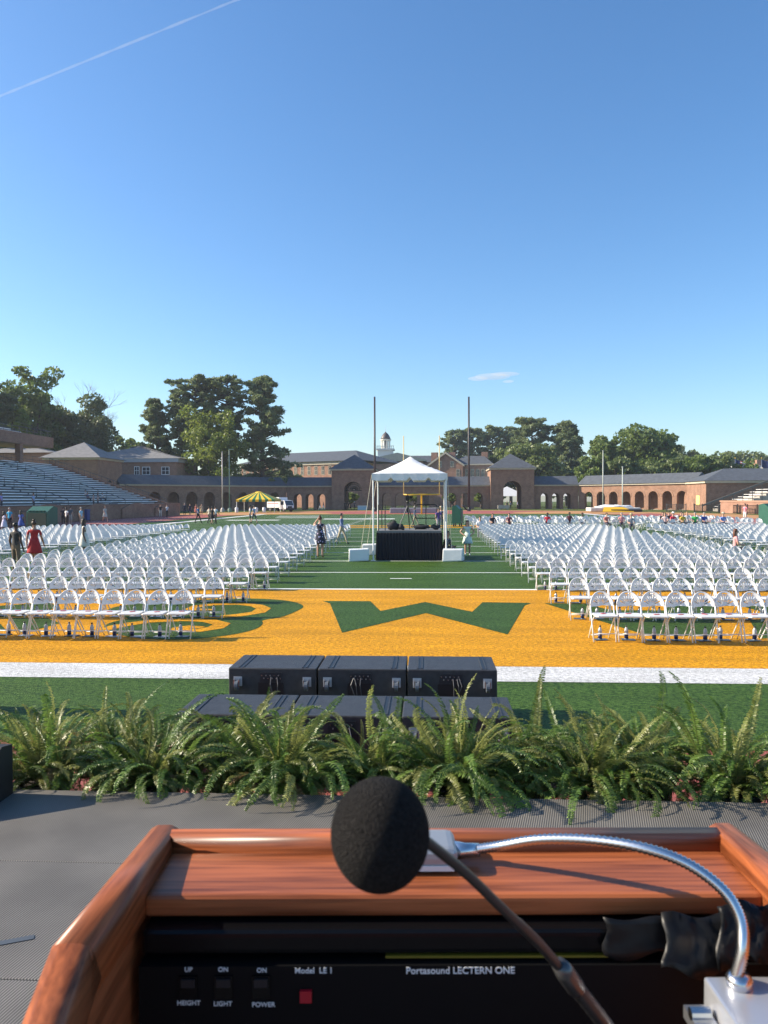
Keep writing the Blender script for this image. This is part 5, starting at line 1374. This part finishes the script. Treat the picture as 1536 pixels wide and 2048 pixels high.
# on the field beyond the chairs
far = [
 ("person in a blue shirt walking on the far turf toward the grandstand", 396, 76, R(80), 'walk', 1.75, dict(shirt=(.07, .17, .36), pants=K_)),
 ("person in black walking in the group near the far touchline", 424, 72, R(160), 'walk', 1.7, dict(dress=K_, skin=1, hair='black')),
 ("person in white walking beside the one in black near the far touchline", 431, 74, R(165), 'walk', 1.72, dict(shirt=W_, pants=K_)),
 ("person in a cream blouse half hidden in the touchline group", 418, 75, R(150), 'walk', 1.68, dict(shirt=(.6, .55, .45), pants=K_, hair='black')),
 ("man in a white shirt and dark shorts strolling across the far turf", 500, 76, R(100), 'stand', 1.75, dict(shirt=W_, pants=(.03, .04, .06), legs='short', hat=K_)),
 ("man in a pale blue shirt strolling beside the one in a hat", 508, 75, R(60), 'walk', 1.78, dict(shirt=(.34, .42, .58), pants=(.04, .05, .09), legs='short', hair='black')),
 ("man in a dark suit before the shaded arcade", 369, 118, R(10), 'stand', 1.85, dict(shirt=(.02, .025, .05), pants=(.02, .025, .05), sleeves='long', hair='grey')),
 ("woman in a dark dress standing beside the suited man", 380, 118, R(-15), 'stand', 1.7, dict(dress=(.02, .02, .05), hair='blond', long_hair=True)),
 ("woman in a coral dress standing behind the walking blue shirt", 392, 112, R(0), 'stand', 1.7, dict(dress=(.5, .16, .12), hair='blond')),
 ("woman in a yellowish dress beside the coral dress", 403, 113, R(20), 'stand', 1.72, dict(dress=(.55, .45, .25), hair='blond')),
 ("person in black top and white trousers by the end of the grandstand wall", 321, 103, R(20), 'stand', 1.75, dict(shirt=K_, pants=(.6, .58, .5), hair='black')),
 ("person in a white shirt with dark trousers by the end of the grandstand wall", 334, 103, R(-10), 'stand', 1.7, dict(shirt=W_, pants=K_, hair='black')),
 ("person in a long pale dress walking on the shaded track", 210, 80, R(60), 'walk', 1.75, dict(dress=(.45, .47, .42), hair='blond')),
 ("grey-haired man in a pale blue shirt before the blue bin", 162, 68, R(80), 'stand', 1.72, dict(shirt=(.25, .5, .68), pants=(.4, .36, .28), hair='grey')),
 ("person in a white blouse standing by the grandstand wall", 133, 68, R(150), 'stand', 1.7, dict(shirt=W_, pants=K_, hair='black', skin=2)),
 ("person in grey beside the white blouse by the grandstand wall", 141, 72, R(170), 'stand', 1.78, dict(shirt=(.12, .13, .14), pants=(.45, .42, .36), legs='short')),
 ("person in a dark top behind the white blouse", 126, 71, R(180), 'stand', 1.72, dict(shirt=(.03, .03, .04), pants=K_, skin=1)),
 ("man in a turquoise shirt by the brick wall", 19, 60, R(170), 'stand', 1.78, dict(shirt=(.03, .36, .58), pants=K_, skin=1, hair='grey')),
 ("woman in a lavender-white dress beside the turquoise shirt", 8, 52, R(130), 'walk', 1.62, dict(dress=(.55, .52, .66), skin=2, hair='black', long_hair=True)),
 ("woman in a blue dress before the green cart", 42, 54, R(160), 'stand', 1.66, dict(dress=(.06, .10, .34), skin=2, hair='black', long_hair=True)),
 ("man in a grey polo standing behind the platform", 830, 62, R(80), 'walk', 1.78, dict(shirt=(.10, .15, .28), pants=(.3, .26, .18), hair='grey')),
 ("woman in a purple top standing right of the platform", 877, 56, R(20), 'stand', 1.66, dict(shirt=(.16, .07, .36), pants=(.5, .4, .45), hair='brown')),
 ("man in a cap beside the woman in purple", 882, 58, R(-30), 'stand', 1.76, dict(shirt=(.10, .11, .15), pants=(.03, .03, .04), hat=(.5, .42, .3))),
 ("man in a pink shirt and white shorts walking beside the red track", 1490, 74, R(-60), 'stand', 1.8, dict(shirt=(.78, .28, .33), pants=(.7, .66, .62), legs='short', skin=1, hair='black')),
 ("person in dark clothes standing in the tracery arch", 690, 171, R(0), 'stand', 1.8, dict(shirt=K_, pants=K_)),
 ("person in dark clothes beside another in the tracery arch", 697, 171, R(30), 'stand', 1.75, dict(shirt=K_, pants=K_)),
 ("person with a white hat in the tracery arch", 709, 170, R(-20), 'stand', 1.8, dict(shirt=(.05, .05, .06), pants=K_, hat=W_)),
 ("person in dark clothes in the arch with marquees", 1014, 170, R(0), 'stand', 1.8, dict(shirt=(.03, .03, .05), pants=K_)),
 ("person in a blue-grey shirt in the arch with marquees", 1021, 169, R(0), 'stand', 1.8, dict(shirt=(.1, .14, .2), pants=K_)),
 ("person in a pale blue shirt leaving the arch with marquees", 1035, 168, R(60), 'walk', 1.8, dict(shirt=(.25, .35, .55), pants=K_)),
 ("person in white trousers walking before the arch left of the tracery tower", 640, 165, R(80), 'walk', 1.75, dict(shirt=(.05, .05, .06), pants=W_)),
 ("second person in white trousers before the arch left of the tracery tower", 647, 165, R(100), 'walk', 1.75, dict(shirt=(.06, .06, .08), pants=W_)),
 ("person in a white top walking behind the second arch beside the gate tower", 1103, 182, R(0), 'walk', 1.8, dict(shirt=W_, pants=(.3, .3, .3))),
]
for lab, x, dp, fc, ps, hh, kw in far: person(lab, x, dp, fc, ps, hh, **kw)
# seated on the far chairs
seated = [
 ("man in a white shirt seated at the aisle end of the far chairs", 960, 47, (.72, .73, .76), {}), ("woman in a black top seated near the aisle among the far chairs", 985, 56, (.03, .02, .03), dict(hair='auburn', long_hair=True)),
 ("person in a maroon striped top seated among the far chairs", 1018, 57, (.25, .06, .08), dict(hair='auburn')), ("person in a bright red shirt seated among the far chairs", 1095, 58, (.5, .02, .05), dict(skin=2, hair='black')),
 ("person in a dark maroon top seated behind the red shirt", 1139, 60, (.10, .02, .03), dict(skin=2, hair='black')), ("man in a white shirt and dark trousers seated in the far block", 1165, 58, W_, dict(skin=2, hair='black')),
 ("person in salmon seated with crossed arms in the far block", 1213, 57, (.6, .18, .16), dict(hair='brown')), ("person in pink with sunglasses seated in the far block", 1243, 57, (.68, .28, .30), dict(hair='grey')),
 ("man in grey with a straw hat seated in the far block", 1262, 53, (.28, .31, .36), dict(hat=(.45, .36, .2))), ("person in black seated at the edge of the group of spectators", 1325, 60, (.03, .03, .03), dict(hair='brown')),
 ("woman in pale pink seated in the group of spectators", 1330, 57, (.68, .5, .5), dict(hair='brown', long_hair=True)), ("man in crimson with a white cap seated in the group of spectators", 1346, 58, (.62, .05, .10), dict(hat=W_)),
 ("person in dark clothes behind the crimson shirt", 1338, 61, (.04, .03, .03), dict(hair='black')), ("woman in yellow seated in the group of spectators", 1365, 57, (.68, .48, .06), dict(hair='brown')),
 ("person in olive behind the woman in yellow", 1362, 61, (.10, .09, .05), dict(hair='black')), ("woman in white beside the woman in yellow", 1374, 60, (.6, .6, .6), dict(hair='blond')),
 ("man in a bright green shirt seated apart beside the track", 1390, 57, (.06, .45, .10), dict(hair='grey')), ("man in a royal blue shirt seated apart beside the track", 1408, 57, (.06, .10, .42), dict(hair='grey')),
 ("man in a light blue shirt and straw hat seated near the track", 1446, 56, (.18, .30, .66), dict(hat=(.55, .48, .35))),
]
for lab, x, dp, sh, kw in seated: person(lab, x, dp, rnd.uniform(-.3, .3), 'sit', 1.72, shirt=sh, z=.0, pants=(.05, .05, .07), **kw)
p = D(1474, 26)
person("woman in pink lying back across chairs beside the aisle", 1470, 28.5, R(80), 'sit', 1.6, shirt=(.62, .3, .3), pants=(.05, .05, .06), hair='auburn', long_hair=True, z=.02)
# on the grandstand
for i, (row, y, sh) in enumerate(((2, 96.5, (.5, .5, .52)), (2, 95.2, (.12, .12, .16)), (3, 93.6, (.45, .4, .4)), (2, 92.2, (.1, .12, .2)))):
    person(["spectator in pale grey seated low on the grandstand", "spectator in dark clothes seated next to the pale grey one on the grandstand", "spectator in beige one row higher on the grandstand", "spectator in navy at the end of the grandstand group"][i], 0, 0, R(90), 'sit', 1.7, shirt=sh,
           loc=(-38.3 - .9 * row - .62, y, 0), z=1.45 + .31 * row - .02, skin=i % 2)
for i, (y, sh) in enumerate(((66.6, (.7, .7, .74)), (69.6, (.32, .3, .62)), (68.2, (.5, .25, .3)), (75.5, (.3, .45, .7)), (89.5, (.45, .3, .25)), (90.7, (.5, .35, .3)))):
    person(["woman in white sitting on the grandstand front row", "man in a lilac shirt leaning on the grandstand front wall", "person in pink behind the grandstand front wall", "child in light blue behind the grandstand wall near the green cart",
            "woman in brown standing behind the grandstand front wall", "bare-armed person beside the woman in brown behind the wall"][i], 0, 0, R(90), 'stand', 1.6, shirt=sh, loc=(-38.75, y, 0), z=1.46, skin=i % 2, hair='black')
# ------------------------------------------------------------------ ferns along the stage front
FERN = leaf_mat("fern_leaf", (.055, .120, .016), (.185, .275, .060), .42, 3.0, .42, .35)
FERN_L = leaf_mat("fern_leaf_light", (.15, .18, .035), (.33, .34, .11), .45, 3.0, .42, .3)
STEM = mat("fern_stem", (.10, .11, .03), .6)
def frond_mesh(length, e0, bend, seed, m):
    """arching frond: rachis from the origin out along +X, paired pinnae that taper to the tip"""
    rg = random.Random(seed); n = 64
    pts = []; ang = R(e0); p = Vector((0, 0, 0)); st_ = length / n; side = rg.gauss(0, .25)
    yaw = 0
    for i in range(n + 1):
        pts.append((p.copy(), ang)); 
        p = p + Vector((math.cos(ang) * math.cos(yaw), math.cos(ang) * math.sin(yaw), math.sin(ang))) * st_
        f = i / n; ang -= R(bend) / n * (.25 + 1.9 * f * f * 1.3); ang = max(ang, R(-88)); yaw += side / n
    mb = MB(); mb.tube([q[0] for q in pts[::5]] + [pts[-1][0]], [.0030 - .0022 * i / 10 for i in range(len(pts[::5]) + 1)], 4, 1)
    for i in range(5, n):
        f = i / n; w = .048 * math.sin(math.pi * min(1, .16 + .84 * (1 - f)) * .62) ** .8 * (1.0 if f < .93 else .6) * (min(1, (f) * 5))
        t = (pts[i + 1][0] - pts[i][0]).normalized()
        sd = Vector((0, 0, 1)).cross(t)
        if sd.length < .05: sd = Vector((0, 1, 0))
        sd.normalize(); nrm = t.cross(sd)
        for s in (-1, 1):
            b = pts[i][0]; ln = w * rg.uniform(.82, 1.1); d = (sd * s + t * rg.uniform(.15, .4) - nrm * -rg.uniform(.0, .3)).normalized()
            hw = t * st_ * .44
            mid = b + d * ln * .5 + nrm * rg.uniform(-.004, .006); tip = b + d * ln + nrm * -rg.uniform(.002, .014)
            mb.add([b - hw * .6, b + hw * .6, mid + hw, tip, mid - hw], [(0, 1, 2, 3, 4)])
    return mb.mesh("frond", [m, STEM])
FR_UP = [frond_mesh(rnd.uniform(.58, .85), rnd.uniform(68, 86), rnd.uniform(35, 85), 100 + i, FERN if i % 3 else FERN_L) for i in range(7)]
FR_MID = [frond_mesh(rnd.uniform(.55, .80), rnd.uniform(45, 66), rnd.uniform(85, 140), 200 + i, FERN if i % 3 else FERN_L) for i in range(8)]
FERN_B = leaf_mat("fern_leaf_dry", (.16, .10, .04), (.30, .21, .09), .3, 3.0, .6, .3)
FR_DRY = [frond_mesh(rnd.uniform(.4, .6), rnd.uniform(20, 60), rnd.uniform(110, 160), 400 + i, FERN_B) for i in range(3)]
FR_LOW = [frond_mesh(rnd.uniform(.50, .78), rnd.uniform(15, 48), rnd.uniform(110, 160), 300 + i, FERN if i % 4 else FERN_L) for i in range(8)]
POT = mat("dark_green_pot", (.015, .03, .02), .5)
pot_me = MB().lathe([(.13, 0), (.17, .30), (.185, .31), (.185, .34), (.165, .345), (.16, .30)], n=18).mesh("pot", POT, True)
stand_me = MB().lathe([(.16, 0), (.16, .30), (.14, .302)], n=14).mesh("plinth", BLACK_P)
soil_me = MB().lathe([(.158, .30), (.12, .315), (.01, .32)], n=12).mesh("soil", mat("soil", (.02, .014, .01), .95), True)
ferns = [(-2.75, 4.98, 1.0, "fern nearest the wedge monitor, partly hidden by it"), (-1.78, 4.95, 1.0, "upright silvery-tipped fern beside the wedge monitor"), (-1.02, 4.93, .92, "dense fern with one long frond drooping onto the stage matting"),
         (-.16, 4.90, 1.05, "large spreading fern before the first and second speaker cases"), (.98, 4.92, 1.05, "tall bright fern with many hanging fronds before the last speaker case"),
         (1.84, 4.97, .98, "darker fern with thin arching tips over the white border"), (2.70, 4.98, 1.05, "tall upright fern with a bleached tip at the end of the row"), (3.55, 5.0, 1.0, "last fern of the row beyond the upright one"),
         (.42, 5.02, .85, "small low fern filling the gap before the middle speaker case"),
         (-1.42, 5.30, .92, "fern set back between the silvery fern and the dense drooping one"), (-.60, 5.32, .95, "fern set back at the end of the nearer speaker cases"),
         (1.45, 5.32, .92, "fern set back behind the tall bright fern"), (2.28, 5.34, .88, "fern set back between the darker fern and the last upright one")]
for fi, (x, y, sc, lab) in enumerate(ferns):
    rg = random.Random(50 + fi)
    t = thing("potted_fern", lab, "fern", (x, y, -.012), 0, None)
    link("plinth", stand_me, t).scale = (1, 1, .6); link("pot", pot_me, t, (0, 0, .18)); link("soil", soil_me, t, (0, 0, .18))
    z0 = .53
    def put(me, az, s, tilt=0):
        a = az; o = link("frond", me, t, (.055 * math.cos(a) + rg.gauss(0, .06), .055 * math.sin(a) + rg.gauss(0, .05), z0))
        o.rotation_euler = (rg.gauss(0, .32), rg.gauss(0, .16), a); o.scale = (s, s, s)
    dry = .9 if fi in (5, 7) else 1.0
    for k in range(26 if y < 5.2 else 8): put(rg.choice(FR_UP), rg.uniform(0, 6.283), sc * (rg.uniform(.5, .8) if k % 4 else rg.uniform(.85, 1.08)))
    for k in range(64): put(rg.choice(FR_MID), rg.uniform(0, 6.283), sc * rg.uniform(.55, .98))
    for k in range(60): put(rg.choice(FR_LOW), rg.uniform(0, 6.283), sc * rg.uniform(.6, 1.0))
    for k in range(5): put(rg.choice(FR_DRY), rg.uniform(0, 6.283), sc * rg.uniform(.6, 1.0))
    if fi in (2, 3, 4, 5):
        for k in range(16): put(rg.choice(FR_LOW + FR_MID), R(-90) + rg.gauss(0, .6), sc * rg.uniform(.9, 1.15))

# ------------------------------------------------------------------ lectern (local frame: x right, y away from the speaker, z up)
WOODX = wood_mat("lectern_wood_cross", (.10, .024, .007), (.38, .110, .038), .36, 0)
WOODY = wood_mat("lectern_wood_side", (.10, .025, .007), (.38, .112, .039), .36, 1)
PANEL = mat("black_gloss_panel", (.004, .0042, .005), .25, spec=.2)
MATTE = mat("black_matte_panel", (.005, .005, .0055), .5, spec=.15)
INK = mat("white_print", (.8, .8, .77), .5)
lec = thing("lectern", "polished reddish wooden lectern with raised rails and black control panel", "lectern", (CAM.x, CAM.y, STZ), YAW)
Hc = CAM.z - STZ
def ZL(below): return Hc - below
XL, XR = -.253, .379
def rail(name, path, w, h, m, parent=lec):
    """rounded moulding swept along a path (top centre line)"""
    prof = [(-w/2, -h), (-w/2, -h*.30), (-w*.42, -h*.08), (-w*.22, 0), (w*.22, 0), (w*.42, -h*.08), (w/2, -h*.30), (w/2, -h)]
    mb = MB(); path = [Vector(p) for p in path]; rings = []
    for i, p in enumerate(path):
        t = (path[min(i+1, len(path)-1)] - path[max(i-1, 0)]).normalized()
        if 0 < i < len(path) - 1:
            t = ((path[i+1]-p).normalized() + (p-path[i-1]).normalized()).normalized()
        sd = t.cross(Vector((0, 0, 1))).normalized(); up = sd.cross(t).normalized()
        rings.append([p + sd * a + up * b for a, b in prof])
    n = len(prof); vs = [v for r_ in rings for v in r_]; fs = []
    for i in range(len(rings) - 1):
        for k in range(n): fs.append((i*n+k, i*n+(k+1)%n, (i+1)*n+(k+1)%n, (i+1)*n+k))
    fs += [tuple(range(n))[::-1], tuple(range((len(rings)-1)*n, len(rings)*n))]
    mb.add(vs, fs); return mb.obj(name, m, parent, True)
rw = .033
zt0 = ZL(.350)
rail("back_rail", [(XL + .012, .822 - rw/2, zt0), (XR - .012, .822 - rw/2, zt0)], rw, .040, WOODX)
for s, xx in ((-1, XL + rw/2), (1, XR - rw/2)):
    rail("side_rail", [(xx, .822, zt0 + .0006), (xx, .572, zt0 + .018)], rw, .042, WOODY)
    rail("side_rail", [(xx, .5712, zt0 + .018), (xx, .40, zt0 - .069)], rw, .042, WOODY)
    MB().prism([(xx - .009, .82, .06), (xx - .009, .82, zt0 - .02), (xx - .009, .57, zt0 - .006), (xx - .009, .40, zt0 - .095), (xx - .009, .40, .06)], (.018, 0, 0)).obj("side_panel", WOODY, lec)
MB().box((XL + .03, .795, .06), (XR - .03, .815, zt0 - .035)).obj("front_panel", WOODX, lec)
MB().box((XL - .03, .36, 0), (XR + .03, .86, .058)).obj("base_plinth", WOODX, lec)
sh = MB().box((XL + rw - .002, .700, ZL(.384)), (XR - rw + .002, .790, ZL(.364))).obj("shelf", WOODX, lec); bevel(sh, .006, 3)
lh = MB().box((XL + rw + .001, .683, ZL(.409)), (XR - rw - .001, .745, ZL(.3865))).obj("lamp_housing", PANEL, lec); bevel(lh, .006, 3)
MB().box((.0, .6835, ZL(.4118)), (.205, .70, ZL(.4098))).obj("yellow_edge", mat("yellow_edge", (.17, .13, .010), .5), lec)  # thin strip coloured as a dim yellow highlight below the lamp housing
pn = MB().box((XL + rw + .001, .676, ZL(.60)), (XR - rw - .001, .70, ZL(.414))).obj("control_panel", MATTE, lec)
MB().prism([(XL + rw + .002, .674, ZL(.60)), (XL + rw + .002, .42, ZL(.66)), (XL + rw + .002, .42, ZL(.675)), (XL + rw + .002, .674, ZL(.615))], (XR - XL - 2 * rw - .004, 0, 0)).obj("reading_desk", MATTE, lec)
def pl(px, py, dep=.676):       # a place on the control panel
    return ((px - 768) / F_PX * dep, Hc - (py - 1001) * dep / F_PX)
def letters(txt, px, py, size, name="lettering"):
    cu = bpy.data.curves.new("t", 'FONT'); cu.body = txt; cu.size = size; cu.align_x = 'CENTER'; cu.align_y = 'CENTER'; cu.extrude = .0002
    try: cu.offset = size * .012
    except Exception: pass
    o = bpy.data.objects.new("t", cu); COL.objects.link(o)
    dg = bpy.context.evaluated_depsgraph_get(); me = bpy.data.meshes.new_from_object(o.evaluated_get(dg)); bpy.data.objects.remove(o)
    me.materials.clear(); me.materials.append(INK)
    x, z = pl(px, py); q = link(name, me, pn); q.location = (x, .6755, z); q.rotation_euler = (R(90), 0, 0)
    return q
letters("UP", 370, 1950, .0057); letters("ON", 440, 1950, .0057); letters("ON", 518, 1952, .0057)
letters("HEIGHT", 370, 2018, .0059); letters("LIGHT", 439, 2020, .0059); letters("POWER", 521, 2022, .0059)
letters("Model  LE 1", 623, 1953, .0070); letters("Portasound LECTERN ONE", 919, 1954, .0084)
for px in (370, 441, 517):
    x, z = pl(px, 1984); sw = MB().box((x - .008, .6735, z - .010), (x + .008, .6758, z + .010)).obj("rocker_switch", PANEL, pn)
    MB().box((x - .006, .6715, z + .001), (x + .006, .6737, z + .008)).obj("switch_cap", BLACK_P, sw)
x, z = pl(607, 2003); b = MB().box((x - .0052, .6725, z - .0052), (x + .0052, .6758, z + .0052)).obj("red_button", mat("red_button", (.42, .006, .02), .3), pn)
# black tape crumpled over the panel end
def crumple(name, pxs, dep0, dep1, seed, m, nx=14, ny=6, amp=.004):
    rg = random.Random(seed); mb = MB(); (xa, ya), (xb, yb) = pxs
    ph = [rg.uniform(0, 6) for _ in range(8)]
    V = []
    for j in range(ny + 1):
        for i in range(nx + 1):
            u, v = i / nx, j / ny
            edge = .06 * math.sin(u * 9 + ph[0]) * (1 if j in (0, ny) else 0)
            X = xa + (xb - xa) * u + 6 * math.sin(v * 7 + ph[1]); Yp = ya + (yb - ya) * (v + edge) + 8 * math.sin(u * 6 + ph[2]) * v
            dep = dep0 + (dep1 - dep0) * v - abs(amp * (math.sin(u * 5 + v * 4 + ph[3]) + .7 * rg.uniform(-1, 1)))
            V.append(((X - 768) / F_PX * dep, dep, Hc - (Yp - 998) * dep / F_PX))
    mb.add(V, [(j*(nx+1)+i, j*(nx+1)+i+1, (j+1)*(nx+1)+i+1, (j+1)*(nx+1)+i) for j in range(ny) for i in range(nx)])
    o = mb.obj(name, m, lec, True)
    bm = bmesh.new(); bm.from_mesh(o.data); bmesh.ops.solidify(bm, geom=bm.faces[:], thickness=.0006); bm.to_mesh(o.data); bm.free()
    return o
TAPE = mat("black_plastic_tape", (.007, .007, .0075), .42, spec=.25)
crumple("black_tape", ((1210, 1845), (1400, 1922)), .682, .676, 2, TAPE, amp=.0012)
crumple("black_tape", ((1330, 1838), (1500, 1958)), .676, .655, 5, TAPE, amp=.0035)
crumple("black_tape", ((1440, 1815), (1560, 1940)), .672, .650, 8, TAPE, amp=.004)

def LP(px, py, dep): return Vector(((px - 768) / F_PX * dep, dep, Hc - (py - 998 - (768 - px) * .0035) * dep / F_PX))
def smooth_path(pts, n=90):
    out = []; m = len(pts)
    for k in range(n + 1):
        f = k / n * (m - 1); i = min(int(f), m - 2); t = f - i
        p0, p1, p2, p3 = pts[max(i-1, 0)], pts[i], pts[i+1], pts[min(i+2, m-1)]
        out.append(.5 * ((2*p1) + (p2-p0)*t + (2*p0-5*p1+4*p2-p3)*t*t + (3*p1-p0-3*p2+p3)*t*t*t))
    return out
# gooseneck lamp
gl = thing("gooseneck_lamp", "chrome gooseneck lamp clipped to the lectern, arching over its shelf", "lamp", (CAM.x, CAM.y, STZ), YAW)
path = smooth_path([LP(1478, 1960, .62), LP(1490, 1905, .622), LP(1486, 1850, .63), LP(1452, 1790, .642), LP(1380, 1735, .66), LP(1290, 1702, .68), LP(1180, 1685, .71), LP(1080, 1684, .735), LP(1000, 1697, .755), LP(945, 1705, .765)], 170)
mb = MB(); mb.tube(path, [.0041 if i % 2 else .0053 for i in range(len(path))], 12); mb.obj("neck", CHROME, gl, True)
mb = MB(); mb.tube([LP(958, 1705, .765), LP(930, 1706, .765), LP(905, 1706, .765)], [.0066, .0072, .0095], 14); mb.obj("neck_sleeve", CHROME, gl, True)
hc = LP(842, 1706, .765); hb = MB().box((-.034, -.026, -.011), (.034, .026, .012)).obj("lamp_head", mat("silver_plastic", (.36, .37, .38), .35, metal=.5), gl); bevel(hb, .009, 3); hb.location = hc
MB().box((-.03, -.0275, -.008), (.03, -.0262, -.003)).obj("diffuser", WHITE_P, hb)
c = LP(1483, 1972, .62); MB().lathe([(.010, -.006), (.0105, .002), (.008, .006)], tuple(c), 16).obj("neck_collar", CHROME, gl, True)
bb = MB().box((-.024, -.085, -.03), (.045, .013, -.004)).obj("base_block", mat("satin_aluminium", (.62, .63, .66), .28, metal=.7), gl); bevel(bb, .0025, 2); bb.location = c
ck = MB().box((-.044, -.09, -.032), (-.026, .004, -.022)).obj("clamp_plate", STEEL, gl); ck.location = c
MB().tube([(-.044, -.01, -.02), (-.028, -.01, -.02)], .005, 10).obj("clamp_screw", CHROME, ck)
# microphone
mic = thing("microphone", "round black foam-covered microphone on a dark gooseneck rising from the lectern", "microphone", (CAM.x, CAM.y, STZ), YAW)
FOAM = mat("black_foam", (.035, .033, .032), .95, var=.35, scale=500, bump=1.0, bscale=900, spec=.1)
cb_ = LP(758, 1673, .42); mb = MB(); mb.ball((0, 0, 0), (.0272, .0272, .0305), 48, 32)
rg = random.Random(1); o = mb.obj("foam_windscreen", FOAM, mic, True); o.location = cb_
NECKM = mat("dark_grey_tube", (.035, .034, .034), .38, metal=.3)
path = smooth_path([LP(842, 1680, .425), LP(930, 1752, .445), LP(1010, 1830, .465), LP(1075, 1893, .485), LP(1120, 1945, .50)], 40)
MB().tube(path, [.0030] * 24 + [.0034] * (len(path) - 24), 12).obj("thin_neck", NECKM, mic, True)
MB().tube([LP(1118, 1938, .499), LP(1130, 1954, .503), LP(1152, 1984, .51), LP(1156, 1990, .512)], [.0050, .0064, .0064, .0056], 16).obj("ferrule", mat("dark_ferrule", (.10, .10, .10), .3, metal=.7), mic, True)
path = smooth_path([LP(1152, 1984, .51), LP(1205, 2052, .525), LP(1270, 2145, .56), LP(1320, 2225, .60), LP(1345, 2280, .63)], 40)
MB().tube(path, [.0052 + (.0004 if i % 2 else 0) for i in range(len(path))], 12).obj("flexible_neck", NECKM, mic, True)

# ------------------------------------------------------------------ contrail and wisp of cloud, thin real vapour far off
def vapour(name, dens):
    m = bpy.data.materials.new(name); m.use_nodes = True; nt = m.node_tree; nt.nodes.remove(nt.nodes["Principled BSDF"])
    v = nt.nodes.new("ShaderNodeVolumePrincipled"); v.inputs["Color"].default_value = (.97, .97, .97, 1); v.inputs["Density"].default_value = dens
    nt.links.new(v.outputs[0], nt.nodes["Material Output"].inputs["Volume"]); return m
def SK(px, py, dep): 
    return CAM + cam.matrix_world.to_3x3() @ Vector(((px - 768) / F_PX * dep, (1024 - py) / F_PX * dep, -dep))
a, b = SK(-150, 253, 5200), SK(640, -68, 5200)
mb = MB(); n = 40; rgc = random.Random(6)
mb.tube([a + (b - a) * i / n for i in range(n + 1)], [6 + 5 * rgc.random() for _ in range(n + 1)], 12)
o = mb.obj("contrail", vapour("contrail_vapour", .011), None, True); tag(o, "thin white contrail crossing the top corner of the sky", "contrail")
for (px, py, sx, sz) in ((985, 753, 150, 24), (965, 750, 80, 20), (1012, 754, 70, 16)):
    pass
mb = MB()
c = SK(985, 753, 5000); [mb.ball((c.x + a_, c.y + b_, c.z + d_), (e_, 50, f_), 20, 10) for a_, b_, d_, e_, f_ in ((0, 0, 0, 120, 22), (-85, 130, 8, 70, 15), (70, -130, -6, 95, 13), (130, 260, 6, 40, 8))]
o = mb.obj("cloud", vapour("cloud_vapour", .006), None, True); tag(o, "small faint white cloud above the far trees", "cloud")

# ------------------------------------------------------------------ the warm-evening air
m = vapour("haze_air", .00022); m.node_tree.nodes["Principled Volume"].inputs["Color"].default_value = (.80, .88, 1.0, 1); m.node_tree.nodes["Principled Volume"].inputs["Anisotropy"].default_value = 0.2
o = MB().box((-470, -70, -1.02), (470, 570, 42)).obj("haze", m); o["kind"] = "stuff"
